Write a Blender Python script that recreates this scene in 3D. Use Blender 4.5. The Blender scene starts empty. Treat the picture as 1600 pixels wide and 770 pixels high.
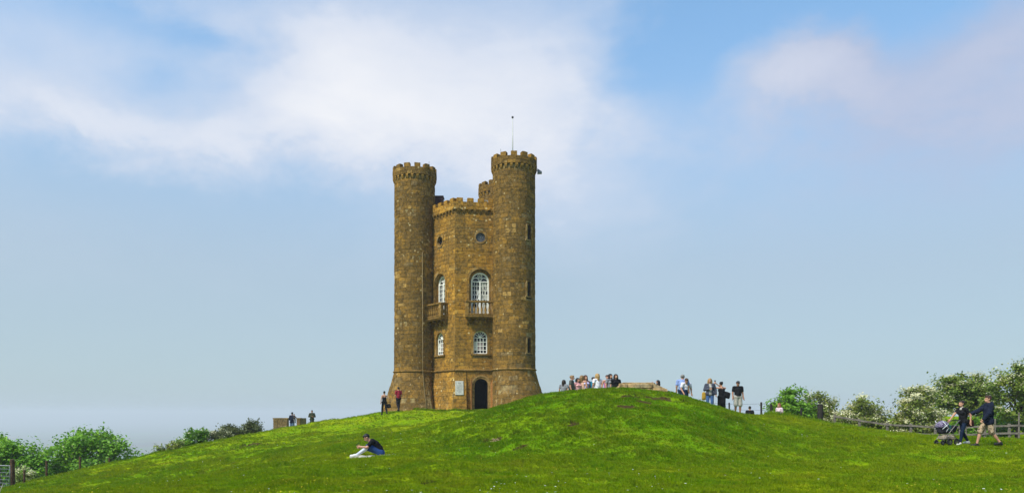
import bpy, bmesh, math, random
import numpy as np
from mathutils import Vector, Matrix

C = bpy.context.scene.collection
scene = bpy.context.scene
R = math.radians
F_PX, HZ, EYE = 1180.0, 645.0, 1.6      # focal length in photo pixels, eye-level row, eye height

# ------------------------------------------------------------------ camera
cam_d = bpy.data.cameras.new("camera")
cam_d.sensor_width = 36.0
cam_d.lens = F_PX / 1600.0 * 36.0
cam_d.shift_y = (HZ - 385.0) / 1600.0
cam_d.clip_start = 0.1
cam_d.clip_end = 60000.0
cam = bpy.data.objects.new("camera", cam_d)
cam.location = (0, 0, EYE)
cam.rotation_euler = (R(90), 0, 0)
C.objects.link(cam)
scene.camera = cam

# ------------------------------------------------------------------ sun, view
SUN_AZ, SUN_EL = R(223), R(50)           # maths angle of the sun in plan, elevation
to_sun = Vector((math.cos(SUN_AZ)*math.cos(SUN_EL), math.sin(SUN_AZ)*math.cos(SUN_EL), math.sin(SUN_EL)))
sun_d = bpy.data.lights.new("sun", 'SUN')
sun_d.energy = 4.4
sun_d.angle = R(12)                       # veiled sun
sun_d.color = (1.0, 0.95, 0.86)
sun = bpy.data.objects.new("sun", sun_d)
sun.rotation_euler = (-to_sun).to_track_quat('-Z', 'Y').to_euler()
sun.location = (0, 0, 60)
C.objects.link(sun)
scene.view_settings.view_transform = 'Standard'
scene.view_settings.look = 'None'
scene.view_settings.exposure = 0.20
scene.view_settings.gamma = 1.0
scene.view_settings.use_curve_mapping = False

# ------------------------------------------------------------------ node helpers
class NT:
    def __init__(s, tree):
        s.t = tree
        tree.nodes.clear()
    def n(s, typ, **kw):
        nd = s.t.nodes.new(typ)
        for k, v in kw.items():
            setattr(nd, k, v)
        return nd
    def put(s, sock, v):
        if v is None: return
        if isinstance(v, bpy.types.NodeSocket): s.t.links.new(v, sock)
        elif isinstance(v, (tuple, list)) and len(v) == 3 and sock.type == 'RGBA': sock.default_value = (*v, 1)
        else: sock.default_value = v
    def m(s, op, a, b=None, c=None, clamp=False):
        nd = s.n('ShaderNodeMath', operation=op, use_clamp=clamp)
        for i, v in enumerate((a, b, c)): s.put(nd.inputs[i], v)
        return nd.outputs[0]
    def mix(s, f, a, b, blend='MIX'):
        nd = s.n('ShaderNodeMix', data_type='RGBA', blend_type=blend)
        s.put(nd.inputs[0], f); s.put(nd.inputs[6], a); s.put(nd.inputs[7], b)
        return nd.outputs[2]
    def noise(s, vec, scale, detail=3.0, rough=0.55, dist=0.0, out=0):
        nd = s.n('ShaderNodeTexNoise')
        s.put(nd.inputs['Vector'], vec); nd.inputs['Scale'].default_value = scale
        nd.inputs['Detail'].default_value = detail; nd.inputs['Roughness'].default_value = rough
        nd.inputs['Distortion'].default_value = dist
        return nd.outputs[out]
    def ss(s, x, lo, hi, t0=0.0, t1=1.0):
        nd = s.n('ShaderNodeMapRange', interpolation_type='SMOOTHSTEP')
        s.put(nd.inputs[0], x)
        for i, v in enumerate((lo, hi, t0, t1)): nd.inputs[1+i].default_value = v
        return nd.outputs[0]
    def scale(s, vec, v):
        nd = s.n('ShaderNodeMapping'); s.put(nd.inputs[0], vec); nd.inputs['Scale'].default_value = v
        return nd.outputs[0]
    def bump(s, h, strength, dist=0.02):
        nd = s.n('ShaderNodeBump'); s.put(nd.inputs['Height'], h)
        nd.inputs['Strength'].default_value = strength; nd.inputs['Distance'].default_value = dist
        return nd.outputs[0]

# ------------------------------------------------------------------ world: hazy blue sky with soft clouds
def build_world():
    w = bpy.data.worlds.new("World"); scene.world = w; w.use_nodes = True
    g = NT(w.node_tree)
    sky = g.n('ShaderNodeTexSky', sky_type='NISHITA')
    sky.sun_disc = False
    sky.sun_elevation = SUN_EL
    sky.sun_rotation = (math.pi/2 - SUN_AZ) % (2*math.pi)
    sky.altitude = 300; sky.air_density = 1.0; sky.dust_density = 1.5; sky.ozone_density = 1.6
    tc = g.n('ShaderNodeTexCoord')
    sep = g.n('ShaderNodeSeparateXYZ'); g.put(sep.inputs[0], tc.outputs['Generated'])
    x, y, z = sep.outputs
    az = g.m('ARCTAN2', x, y)
    el = g.m('ARCSINE', z)
    # soft irregular edges
    stretched = g.scale(tc.outputs['Generated'], (1.0, 1.0, 1.7))
    n1 = g.noise(stretched, 3.2, 7.0, 0.60, 0.35)
    n2 = g.noise(stretched, 8.5, 6.0, 0.62, 0.2)
    warp_a = g.m('MULTIPLY', g.m('SUBTRACT', g.noise(stretched, 5.0, 4.0, 0.6), 0.5), 0.22)
    azw = g.m('ADD', az, warp_a)
    elw = g.m('ADD', el, g.m('MULTIPLY', g.m('SUBTRACT', n2, 0.5), 0.10))
    def blob(a, e, ra, re, wt, soft=2.0):
        da = g.m('DIVIDE', g.m('SUBTRACT', azw, a), ra)
        de = g.m('DIVIDE', g.m('SUBTRACT', elw, e), re)
        q = g.m('ADD', g.m('MULTIPLY', da, da), g.m('MULTIPLY', de, de))
        return g.m('MULTIPLY', g.m('EXPONENT', g.m('MULTIPLY', q, -1.0)), wt)
    def ae(px, py):
        a = math.atan((px-800)/F_PX)
        return a, math.atan((HZ-py)/F_PX*math.cos(a))
    # banks of cloud: (col, row, half-width, half-height, density)
    CL = [(80,180,190,55,.46),(330,220,260,60,.44),(520,125,160,70,.58),(620,185,230,80,.42),(870,130,170,110,.48),
          (800,260,200,110,.20),(1270,95,130,55,.72),(1420,120,150,60,.24),(1200,190,330,60,.20),(1560,185,150,75,.36),(1570,40,110,40,.34),
          (690,45,240,80,.26),(120,60,260,60,.20),(900,310,130,60,.22),(400,40,200,40,.15),(930,30,90,50,.05)]
    HO = [(1090,80,105,85,-.62),(1430,40,75,60,-.50),(240,38,130,28,-.30),(220,150,80,40,-.40),(1300,15,160,32,-.45),(330,65,90,30,-.25),(90,270,150,45,-.25),(330,320,250,60,-.18),(640,300,120,40,-.12),(1000,260,160,40,-.2)]
    tot = g.m('ADD', g.m('MULTIPLY', g.m('SUBTRACT', n1, 0.5), 0.95), 0.26)
    tot = g.m('ADD', tot, g.m('MULTIPLY', g.m('SUBTRACT', n2, 0.5), 0.58))
    for (px, py, wx, wy, wt) in CL + HO:
        a, e = ae(px, py)
        tot = g.m('ADD', tot, blob(a, e, wx/F_PX*1.0, wy/F_PX*1.0, wt))
    cover = g.ss(tot, -0.05, 1.05)
    core = g.ss(tot, 0.80, 1.45)
    veil = g.ss(el, 0.52, 0.16, 0.26, 0.90)          # thin high haze, thicker towards the horizon
    hz = g.mix(g.ss(el, 0.42, 0.0), (0.378, 0.478, 0.625), (0.395, 0.478, 0.530))
    skyc = g.mix(1.0, sky.outputs[0], (0.132, 0.210, 0.228), 'MULTIPLY')
    base = g.mix(veil, skyc, hz)
    low = g.ss(el, 0.10, 0.34)
    cover = g.m('MULTIPLY', cover, g.m('ADD', g.m('MULTIPLY', low, 0.86), 0.08))
    core = g.m('MULTIPLY', core, low)
    dim = g.ss(az, 0.08, 0.50)                         # the cloud to the right is thinner and greyer
    body = g.mix(dim, (0.605, 0.655, 0.760), (0.425, 0.475, 0.625))
    col = g.mix(cover, base, body)
    crisp = g.ss(g.m('ADD', tot, g.m('MULTIPLY', g.m('SUBTRACT', g.noise(stretched, 15.0, 6.0, .6, .6), 0.5), 0.5)), 0.66, 0.90)
    col = g.mix(g.m('MULTIPLY', g.m('MULTIPLY', crisp, low), 0.24), col, g.mix(dim, (0.775, 0.795, 0.850), (0.52, 0.565, 0.70)))
    col = g.mix(g.m('MULTIPLY', core, 0.80), col, g.mix(dim, (0.820, 0.826, 0.850), (0.56, 0.60, 0.73)))
    bg = g.n('ShaderNodeBackground'); g.put(bg.inputs[0], col); bg.inputs[1].default_value = 1.0
    out = g.n('ShaderNodeOutputWorld'); g.t.links.new(bg.outputs[0], out.inputs[0])
build_world()

# ------------------------------------------------------------------ object helpers
def tag(o, label=None, cat=None, group=None, kind=None):
    if label: o['label'] = label
    if cat: o['category'] = cat
    if group: o['group'] = group
    if kind: o['kind'] = kind
    return o
def empty(name, loc=(0,0,0), rz=0.0, label=None, cat=None, group=None):
    o = bpy.data.objects.new(name, None); C.objects.link(o)
    o.empty_display_size = 0.2
    o.location = loc; o.rotation_euler = (0, 0, rz)
    return tag(o, label, cat, group)
def link(name, mesh, parent=None, M=None):
    o = bpy.data.objects.new(name, mesh); C.objects.link(o)
    if parent is not None: o.parent = parent
    if M is not None: o.matrix_local = M
    return o
def as_mesh(name, verts, faces, mats, smooth=False, tint=None, mi=None):
    me = bpy.data.meshes.new(name)
    if isinstance(faces, np.ndarray) and faces.ndim == 2:
        V = np.asarray(verts, np.float32); n, k = faces.shape
        me.vertices.add(len(V)); me.vertices.foreach_set('co', V.ravel())
        me.loops.add(n*k); me.loops.foreach_set('vertex_index', faces.ravel().astype(np.int32))
        me.polygons.add(n); me.polygons.foreach_set('loop_start', np.arange(n, dtype=np.int32)*k)
        me.update(calc_edges=True); me.validate()
    else:
        me.from_pydata([tuple(v) for v in verts], [], [tuple(f) for f in faces]); me.update()
    for m in (mats if isinstance(mats, (list, tuple)) else [mats]): me.materials.append(m)
    if smooth: me.polygons.foreach_set('use_smooth', [True]*len(me.polygons))
    if mi is not None: me.polygons.foreach_set('material_index', mi)
    if tint is not None:
        at = me.attributes.new('tint', 'FLOAT', 'POINT'); at.data.foreach_set('value', np.asarray(tint, np.float32))
    return me

class MB:
    """collects simple solids; build() links them as one mesh object"""
    def __init__(s): s.v = []; s.f = []; s.t = []; s.tv = 0.5
    def add(s, vs, fs):
        b = len(s.v); s.v += [tuple(v) for v in vs]; s.f += [tuple(i+b for i in f) for f in fs]; s.t += [s.tv]*len(vs)
        return s
    def box(s, c, d, rz=0.0, M=None, ch=0.0):
        hx, hy, hz = d[0]/2, d[1]/2, d[2]/2
        vs = []
        if ch <= 0:
            vs = [(sx*hx, sy*hy, sz*hz) for sz in (-1,1) for sy in (-1,1) for sx in (-1,1)]
            fs = [(0,2,3,1),(4,5,7,6),(0,1,5,4),(2,6,7,3),(0,4,6,2),(1,3,7,5)]
        else:
            bm = bmesh.new(); bmesh.ops.create_cube(bm, size=1.0)
            for v in bm.verts: v.co = Vector((v.co.x*d[0], v.co.y*d[1], v.co.z*d[2]))
            bmesh.ops.bevel(bm, geom=bm.edges[:], offset=ch, segments=1, affect='EDGES')
            bm.verts.index_update()
            vs = [v.co[:] for v in bm.verts]; fs = [[v.index for v in f.verts] for f in bm.faces]; bm.free()
        T = M if M is not None else Matrix.Translation(c) @ Matrix.Rotation(rz, 4, 'Z')
        return s.add([T @ Vector(v) for v in vs], fs)
    def tube(s, pts, rad, n=8, cap=True):
        pts = [Vector(p) for p in pts]
        rr = rad if isinstance(rad, (list, tuple)) else [rad]*len(pts)
        vs = []; fs = []; prev = None
        for i, p in enumerate(pts):
            d = (pts[min(i+1, len(pts)-1)] - pts[max(i-1, 0)]).normalized()
            if prev is None:
                up = Vector((0,0,1)) if abs(d.z) < .9 else Vector((1,0,0))
                a = d.cross(up).normalized()
            else: a = (prev - d*prev.dot(d)).normalized()
            prev = a; b = d.cross(a)
            for k in range(n):
                t = 2*math.pi*k/n
                vs.append(p + (a*math.cos(t) + b*math.sin(t))*rr[i])
        for i in range(len(pts)-1):
            for k in range(n):
                k2 = (k+1) % n
                fs.append((i*n+k, i*n+k2, (i+1)*n+k2, (i+1)*n+k))
        if cap:
            fs.append(tuple(range(n-1, -1, -1))); fs.append(tuple((len(pts)-1)*n+k for k in range(n)))
        return s.add(vs, fs)
    def lathe(s, prof, c=(0,0,0), n=16, a0=0.0, a1=2*math.pi):
        full = abs(a1-a0-2*math.pi) < 1e-6; m = n if full else n+1
        vs = []; fs = []
        for (r, z) in prof:
            for k in range(m):
                t = a0+(a1-a0)*k/n
                vs.append((c[0]+r*math.cos(t), c[1]+r*math.sin(t), c[2]+z))
        for i in range(len(prof)-1):
            for k in range(n):
                k2 = (k+1) % m
                fs.append((i*m+k, i*m+k2, (i+1)*m+k2, (i+1)*m+k))
        return s.add(vs, fs)
    def build(s, name, mat, parent=None, smooth=False, M=None, tint=False):
        me = as_mesh(name, s.v, s.f, mat, smooth, s.t if tint else None)
        return link(name, me, parent, M)

# ------------------------------------------------------------------ terrain: thin-plate spline through surveyed points + the mound
def P(px, py, Y): return ((px-800)/F_PX*Y, Y, EYE+(HZ-py)/F_PX*Y)
PTS = [P(*a) for a in [
 (800,770,15),(400,770,16),(1200,770,15),(1600,770,15),(0,782,23),(570,712,26),(1505,695,27),(1300,715,25),(1100,735,20),
 (1590,692,40),(1460,692,40),(1340,670,36),(1280,660,38),(1200,649,40),(1160,647,40),(1390,690,44),
 (700,640,55),(620,642,57),(600,647,53),(540,660,60),(490,670,66),(440,679,62),(400,684,58),(300,706,52),(200,720,46),(100,746,38),(40,765,33),
 (300,742,32),(500,692,38),(400,730,29),(200,763,27),(650,675,38),(560,671,48),(680,700,28),
 (1500,650,75),(1350,655,75)]]
PTS += [(0,0,0),(-10,0,0),(10,0,0),(-14,8,-.5),(14,8,.1),(25,20,.4),(-26,20,-1.8),(4.5,35,1.25),(9,30,.9),(-3,33,.90),
 (4.5,28,.75),(4.5,44,1.6),(12,48,1.2),(0,62,1.8),(8,62,1.5),(-30,46,-3.6),(-27,55,-4.2),(-34,70,-6),(-18,82,-4),(-8,90,-3),(5,95,-2),
 (22,62,.4),(50,40,0),(50,80,1),(30,100,-1),(-45,30,-6),(-30,10,-2.5),(40,0,0),(-40,-10,-2),(0,-20,0)]
PTS = np.array(PTS); TS = 30.0
def _tk(r2): return np.where(r2 > 0, .5*r2*np.log(np.maximum(r2, 1e-12)), 0.)
def _fit():
    p = PTS[:, :2]/TS; n = len(p)
    K = _tk(((p[:, None]-p[None])**2).sum(-1)) + np.eye(n)*2e-4
    Q = np.c_[np.ones(n), p]; A = np.zeros((n+3, n+3)); A[:n, :n] = K; A[:n, n:] = Q; A[n:, :n] = Q.T
    return np.linalg.solve(A, np.r_[PTS[:, 2], 0, 0, 0])
TW = _fit()
def sstep(a, b, x):
    t = np.clip((x-a)/(b-a), 0, 1); return t*t*(3-2*t)
def mound(x, y):
    dx = x-4.75; dy = y-35.5
    rx = np.where(dx > 0, 7.15, 9.8); ry = np.where(dy > 0, 8.0, 15.)
    r = np.minimum(np.sqrt((dx/rx)**2+(dy/ry)**2), 1.)
    return 1.44*(1-r**2.25)**2
# eroded turf lips on the mound and bare ground: (x, y, half-width, half-depth, dent)
SCARS = [(4.81,30.9,.60,.20,.20),(5.68,32.2,.75,.20,.24),(6.15,31.2,.70,.18,.22),(6.95,32.6,.55,.18,.20),(5.42,29.9,.65,.16,.14),(6.85,31.1,.55,.16,.18),(4.55,28.9,.75,.16,.12),(7.6,31.7,.45,.15,.14),(3.4,30.9,.5,.14,.10),
         (-14.2,42.3,1.3,.42,.06),(-15.4,41.5,.9,.3,.06),(-12.9,42.9,.7,.3,.05),(2.29,27.0,.5,.25,.06),(.84,20.7,.45,.28,.03),(-.64,27.2,.6,.35,.03),(.2,24.6,.5,.25,.04),(-1.9,17.6,.3,.25,.02)]
_rs = np.random.RandomState(4)
WAV = [(2*math.pi/l*math.cos(a), 2*math.pi/l*math.sin(a), p, .0085*l**.7) for l, a, p in zip(_rs.uniform(.55, 4.5, 46), _rs.uniform(0, 6.28, 46), _rs.uniform(0, 6.28, 46))]
def terrain(x, y, micro=True):
    x = np.asarray(x, float); y = np.asarray(y, float)
    xc = np.clip(x, -55, 55); yc = np.clip(y, -20, 100)
    px = xc/TS; py = yc/TS
    z = TW[-3]+TW[-2]*px+TW[-1]*py
    for i in range(len(PTS)):
        z = z+TW[i]*_tk((px-PTS[i, 0]/TS)**2+(py-PTS[i, 1]/TS)**2)
    z = z+mound(x, y)
    if micro:
        b = 0.0
        for (kx, ky, ph, am) in WAV: b = b+am*np.sin(kx*x+ky*y+ph)
        z = z+b*.50
        for (sx, sy, sw, sd, dp) in SCARS:
            u = (x-sx)/sw; v = (y-sy-.06*np.sin(3*(x-sx)))/sd
            z = z-dp*np.exp(-u**4)*np.exp(-np.where(v > 0, (v/.5)**2, (v/1.6)**2))
    d = np.sqrt((x-xc)**2+(y-yc)**2)
    return z-118*sstep(0, 500, d)
def gz(x, y): return float(terrain(np.array([x]), np.array([y]))[0])
# ------------------------------------------------------------------ materials
def new_mat(name):
    m = bpy.data.materials.new(name); m.use_nodes = True
    return m, NT(m.node_tree)
def finish(g, col, rough=0.8, normal=None, spec=0.3, metal=0.0, trans=None):
    b = g.n('ShaderNodeBsdfPrincipled')
    g.put(b.inputs['Base Color'], col); g.put(b.inputs['Roughness'], rough)
    b.inputs['Specular IOR Level'].default_value = spec; b.inputs['Metallic'].default_value = metal
    if normal is not None: g.put(b.inputs['Normal'], normal)
    o = g.n('ShaderNodeOutputMaterial')
    if trans is None: g.t.links.new(b.outputs[0], o.inputs[0])
    else:
        t = g.n('ShaderNodeBsdfTranslucent'); g.put(t.inputs[0], trans[1])
        mx = g.n('ShaderNodeMixShader'); mx.inputs[0].default_value = trans[0]
        g.t.links.new(b.outputs[0], mx.inputs[1]); g.t.links.new(t.outputs[0], mx.inputs[2]); g.t.links.new(mx.outputs[0], o.inputs[0])
def matte(g, col, normal=None, trans=0.0):
    d = g.n('ShaderNodeBsdfDiffuse'); g.put(d.inputs[0], col)
    if normal is not None: g.put(d.inputs['Normal'], normal)
    o = g.n('ShaderNodeOutputMaterial')
    if trans:
        t = g.n('ShaderNodeBsdfTranslucent'); g.put(t.inputs[0], col)
        mx = g.n('ShaderNodeMixShader'); mx.inputs[0].default_value = trans
        g.t.links.new(d.outputs[0], mx.inputs[1]); g.t.links.new(t.outputs[0], mx.inputs[2]); g.t.links.new(mx.outputs[0], o.inputs[0])
    else: g.t.links.new(d.outputs[0], o.inputs[0])
_plain = {}
def plain(name, col, rough=0.8, var=0.18, scale=14.0, spec=0.25, metal=0.0, bump=0.15):
    if name in _plain: return _plain[name]
    m, g = new_mat(name)
    tc = g.n('ShaderNodeTexCoord').outputs['Object']
    n = g.noise(tc, scale, 4.0, 0.6)
    dark = tuple(c*(1-var*1.6) for c in col); lite = tuple(min(1, c*(1+var)) for c in col)
    c = g.mix(g.ss(n, .3, .7), dark, lite)
    finish(g, c, rough, g.bump(g.noise(tc, scale*4, 3.0), bump, .01), spec, metal)
    _plain[name] = m
    return m

def grass_colour(g, pos):
    n1 = g.noise(pos, .22, 4.0, .6, .4); n2 = g.noise(pos, .95, 4.0, .62, .3); n3 = g.noise(pos, .42, 5.0, .65, .5); n4 = g.noise(pos, 3.4, 4.0, .68)
    c = g.mix(g.ss(n1, .33, .67), (0.153, 0.280, 0.0035), (0.266, 0.325, 0.0055))
    c = g.mix(g.ss(n2, .47, .76, 0, .80), c, (0.080, 0.185, 0.0028))
    c = g.mix(g.ss(n3, .52, .82, 0, .38), c, (0.366, 0.336, 0.0090))
    n5 = g.noise(pos, 1.15, 6.0, .72, .7)
    c = g.mix(g.ss(n5, .48, .72, 0, .60), c, (0.230, 0.151, 0.0180))
    c = g.mix(g.ss(n4, .42, .64, 0, .52), c, (0.071, 0.143, 0.0030))
    sp = g.n('ShaderNodeSeparateXYZ'); g.put(sp.inputs[0], pos)
    # turf colour multiplied darker over a noisy-edged ellipse on the mound
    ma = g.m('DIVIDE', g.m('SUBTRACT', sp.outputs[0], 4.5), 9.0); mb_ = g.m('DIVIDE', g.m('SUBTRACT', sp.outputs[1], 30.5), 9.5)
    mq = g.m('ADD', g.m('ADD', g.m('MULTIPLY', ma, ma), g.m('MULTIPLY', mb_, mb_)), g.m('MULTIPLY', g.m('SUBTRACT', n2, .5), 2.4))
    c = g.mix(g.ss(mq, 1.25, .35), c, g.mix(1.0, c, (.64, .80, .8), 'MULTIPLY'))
    # bare soil showing in the eroded lips
    soil = None
    for (sx, sy, sw, sd, dp) in SCARS:
        a = g.m('DIVIDE', g.m('SUBTRACT', sp.outputs[0], sx), sw*1.0); b = g.m('DIVIDE', g.m('SUBTRACT', sp.outputs[1], sy), sd*1.2)
        q = g.m('EXPONENT', g.m('MULTIPLY', g.m('ADD', g.m('MULTIPLY', a, a), g.m('MULTIPLY', b, b)), -1.0))
        q = g.m('MULTIPLY', q, min(1.0, .5+4*dp))
        soil = q if soil is None else g.m('MAXIMUM', soil, q)
    sm = g.ss(g.m('ADD', soil, g.m('MULTIPLY', g.m('SUBTRACT', n4, .5), 1.9)), .34, .60)
    return g.mix(sm, c, (.062, .044, .018)), sm
def mat_ground():
    m, g = new_mat("turf")
    pos = g.n('ShaderNodeNewGeometry').outputs['Position']
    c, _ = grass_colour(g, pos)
    sp = g.n('ShaderNodeSeparateXYZ'); g.put(sp.inputs[0], pos)
    far = g.ss(sp.outputs[2], -8.0, -60.0)
    fields = g.n('ShaderNodeTexVoronoi'); g.put(fields.inputs['Vector'], pos); fields.inputs['Scale'].default_value = .004
    fc = g.mix(.5, (.07, .11, .025), fields.outputs['Color'], 'SOFT_LIGHT')
    c = g.mix(far, c, fc)
    h = g.m('ADD', g.noise(pos, 9.0, 4.0, .7), g.noise(pos, 32.0, 3.0, .7))
    matte(g, c, g.bump(h, .75, .05))
    return m
def mat_blade():
    m, g = new_mat("grass_blade")
    pos = g.n('ShaderNodeNewGeometry').outputs['Position']
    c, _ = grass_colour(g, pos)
    rnd = g.n('ShaderNodeObjectInfo').outputs['Random']
    c = g.mix(g.ss(rnd, 0, 1, 0, .55), c, g.mix(g.ss(rnd, .3, 1), (.06, .19, .003), (.26, .29, .014)))
    matte(g, c, None, .38)
    return m
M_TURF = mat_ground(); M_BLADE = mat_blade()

def mat_stone(name, hue, seed, mul=(1.0, 1.0, 1.0)):
    m, g = new_mat(name)
    tc = g.n('ShaderNodeTexCoord').outputs['Object']
    v = g.n('ShaderNodeVectorMath', operation='ADD'); g.put(v.inputs[0], tc); v.inputs[1].default_value = (seed, seed*2, 0)
    p = v.outputs[0]
    at = g.n('ShaderNodeAttribute'); at.attribute_name = 'tint'
    t = at.outputs['Fac']
    ramp = g.n('ShaderNodeValToRGB'); g.put(ramp.inputs[0], t)
    cr = ramp.color_ramp; cr.interpolation = 'CONSTANT'
    for e, (po, col) in zip([cr.elements[0], cr.elements[1]]+[cr.elements.new(.5) for _ in range(len(hue)-2)], hue):
        e.position = po; e.color = (*col, 1)
    c = ramp.outputs[0]
    big = g.noise(p, .38, 4.0, .6, .6); mid = g.noise(p, 1.7, 5.0, .65, .4); fine = g.noise(p, 9.0, 5.0, .7); grit = g.noise(p, 38.0, 3.0, .65)
    c = g.mix(g.ss(big, .40, .62, 0, .60), c, (.145, .100, .042))          # weathered brown
    c = g.mix(g.ss(mid, .55, .70, 0, .55), c, (.360, .205, .030))          # iron-stained gold
    c = g.mix(g.ss(mid, .46, .30, 0, .55), c, (.095, .075, .044))          # dark lichen
    streak = g.noise(g.scale(p, (3.2, 3.2, .22)), 1.0, 4.0, .6)
    c = g.mix(g.ss(streak, .56, .72, 0, .50), c, (.090, .066, .028))       # run-off streaks
    c = g.mix(g.ss(fine, .57, .68, 0, .70), c, (.065, .050, .024))
    c = g.mix(g.ss(fine, .40, .30, 0, .60), c, (.42, .31, .13))
    med = g.noise(p, 4.2, 5.0, .72, .5)
    c = g.mix(g.ss(med, .50, .60, 0, .70), c, (.080, .060, .028))         # sooty mottling
    c = g.mix(g.ss(med, .43, .33, 0, .60), c, (.44, .285, .080))
    sz = g.n('ShaderNodeSeparateXYZ'); g.put(sz.inputs[0], tc)
    lowz = g.m('MULTIPLY', g.ss(sz.outputs[2], 5.2, 2.2), g.ss(g.noise(p, 1.25, 5.0, .7, .6), .52, .66, 0, .75))
    c = g.mix(lowz, c, (.36, .29, .18))                                   # pale lichen and splash bloom near the ground
    vo = g.n('ShaderNodeTexVoronoi'); g.put(vo.inputs['Vector'], p); vo.inputs['Scale'].default_value = 2.3; vo.inputs['Randomness'].default_value = 1.0
    spot = g.m('ADD', vo.outputs['Distance'], g.m('MULTIPLY', g.m('SUBTRACT', grit, .5), .25))
    gate = g.ss(g.noise(p, .9, 3.0, .6), .47, .57)
    c = g.mix(g.m('MULTIPLY', g.ss(spot, .20, .10, 0, .85), gate), c, (.66, .57, .38))   # pale lichen rosettes
    h = g.m('ADD', g.m('MULTIPLY', fine, 1.0), g.m('MULTIPLY', grit, .6))
    matte(g, g.mix(1.0, c, mul, 'MULTIPLY'), g.bump(h, .8, .04))
    return m
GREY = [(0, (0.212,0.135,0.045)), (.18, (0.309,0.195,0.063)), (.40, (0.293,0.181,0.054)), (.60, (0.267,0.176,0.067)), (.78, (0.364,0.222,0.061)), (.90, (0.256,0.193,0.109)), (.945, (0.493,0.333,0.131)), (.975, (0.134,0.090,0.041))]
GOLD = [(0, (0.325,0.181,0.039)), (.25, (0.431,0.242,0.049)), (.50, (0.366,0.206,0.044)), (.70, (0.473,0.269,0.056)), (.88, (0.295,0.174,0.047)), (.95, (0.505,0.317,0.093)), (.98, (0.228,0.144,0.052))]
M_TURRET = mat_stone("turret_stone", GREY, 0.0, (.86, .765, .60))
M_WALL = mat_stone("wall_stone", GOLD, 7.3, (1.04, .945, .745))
M_TRIM = mat_stone("dressed_stone", [(0, (.30,.195,.062)), (.4, (.34,.23,.082)), (.75, (.26,.175,.065))], 3.1, (1.0, .86, .66))
M_MORTAR = plain("lime_mortar", (.23,.165,.068), .95, .3, 5)
M_WHITE = plain("white_painted_wood", (.80,.79,.72), .5, .08, 9)
def mat_glass():
    m, g = new_mat("old_window_glass")
    tc = g.n('ShaderNodeTexCoord').outputs['Object']
    n = g.noise(tc, 3.0, 2.0)
    finish(g, (.008,.009,.011), .08, g.bump(n, .10, .02), .35)
    return m
M_GLASS = mat_glass()
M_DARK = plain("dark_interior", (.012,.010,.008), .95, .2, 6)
M_DOOR = plain("varnished_oak", (.34,.145,.04), .5, .25, 10)
M_LEAD = plain("grey_lead", (.16,.17,.20), .5, .15, 8)
M_IRON = plain("dark_iron", (.03,.03,.032), .5, .2, 10)
M_PALEMETAL = plain("galvanised_metal", (.42,.42,.43), .4, .1, 10, .5, .4)

# ------------------------------------------------------------------ ground sheet
def make_ground():
    def axis(pts):
        out = []
        for a, b, st in pts: out += list(np.arange(a, b, st))
        return out
    xs = axis([(-30, 30, .22)])
    g = 30.0; st = .3
    while g < 16000:
        xs = [-g]+xs+[g]; st *= 1.22; g += st
    ys = axis([(-30, 12, 2.0), (12, 46, .2), (46, 70, .4)])
    g = 70.0; st = .6
    while g < 20000: ys.append(g); st *= 1.2; g += st
    g = -30.0; st = 3.0
    while g > -8000: ys.insert(0, g-.001); st *= 1.5; g -= st
    xs = np.array(xs); ys = np.array(sorted(set(ys)))
    X, Y = np.meshgrid(xs, ys)
    Z = terrain(X, Y)
    V = np.stack([X, Y, Z], -1).reshape(-1, 3)
    ny, nx = X.shape
    I = np.arange(ny*nx).reshape(ny, nx)
    Fq = np.stack([I[:-1, :-1], I[:-1, 1:], I[1:, 1:], I[1:, :-1]], -1).reshape(-1, 4)
    o = link("ground", as_mesh("ground", V, Fq, M_TURF, True))
    tag(o, "green grassy hilltop rising to a low mound before the tower", None, None, 'structure')
    return o
make_ground()

# ------------------------------------------------------------------ grass: short tufts scattered over the turf in view
def make_tuft(name, n, h, spread, seed, mat, w=.008):
    rg = random.Random(seed); vs = []; fs = []
    for i in range(n):
        a = rg.uniform(0, 6.28); r = spread*math.sqrt(rg.random())
        bx, by = r*math.cos(a), r*math.sin(a)
        hh = h*rg.uniform(.55, 1.15); la = rg.uniform(0, 6.28); ln = hh*rg.uniform(.15, .8)
        da = rg.uniform(0, 6.28); wx, wy = w*math.cos(da), w*math.sin(da)
        tx, ty = bx+ln*math.cos(la), by+ln*math.sin(la)
        b = len(vs)
        vs += [(bx-wx, by-wy, -.01), (bx+wx, by+wy, -.01), ((bx+tx)/2+wx*.8, (by+ty)/2+wy*.8, hh*.62), ((bx+tx)/2-wx*.8, (by+ty)/2-wy*.8, hh*.62), (tx, ty, hh)]
        fs += [(b, b+1, b+2, b+3), (b+3, b+2, b+4)]
    return as_mesh(name, vs, fs, mat)
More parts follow.
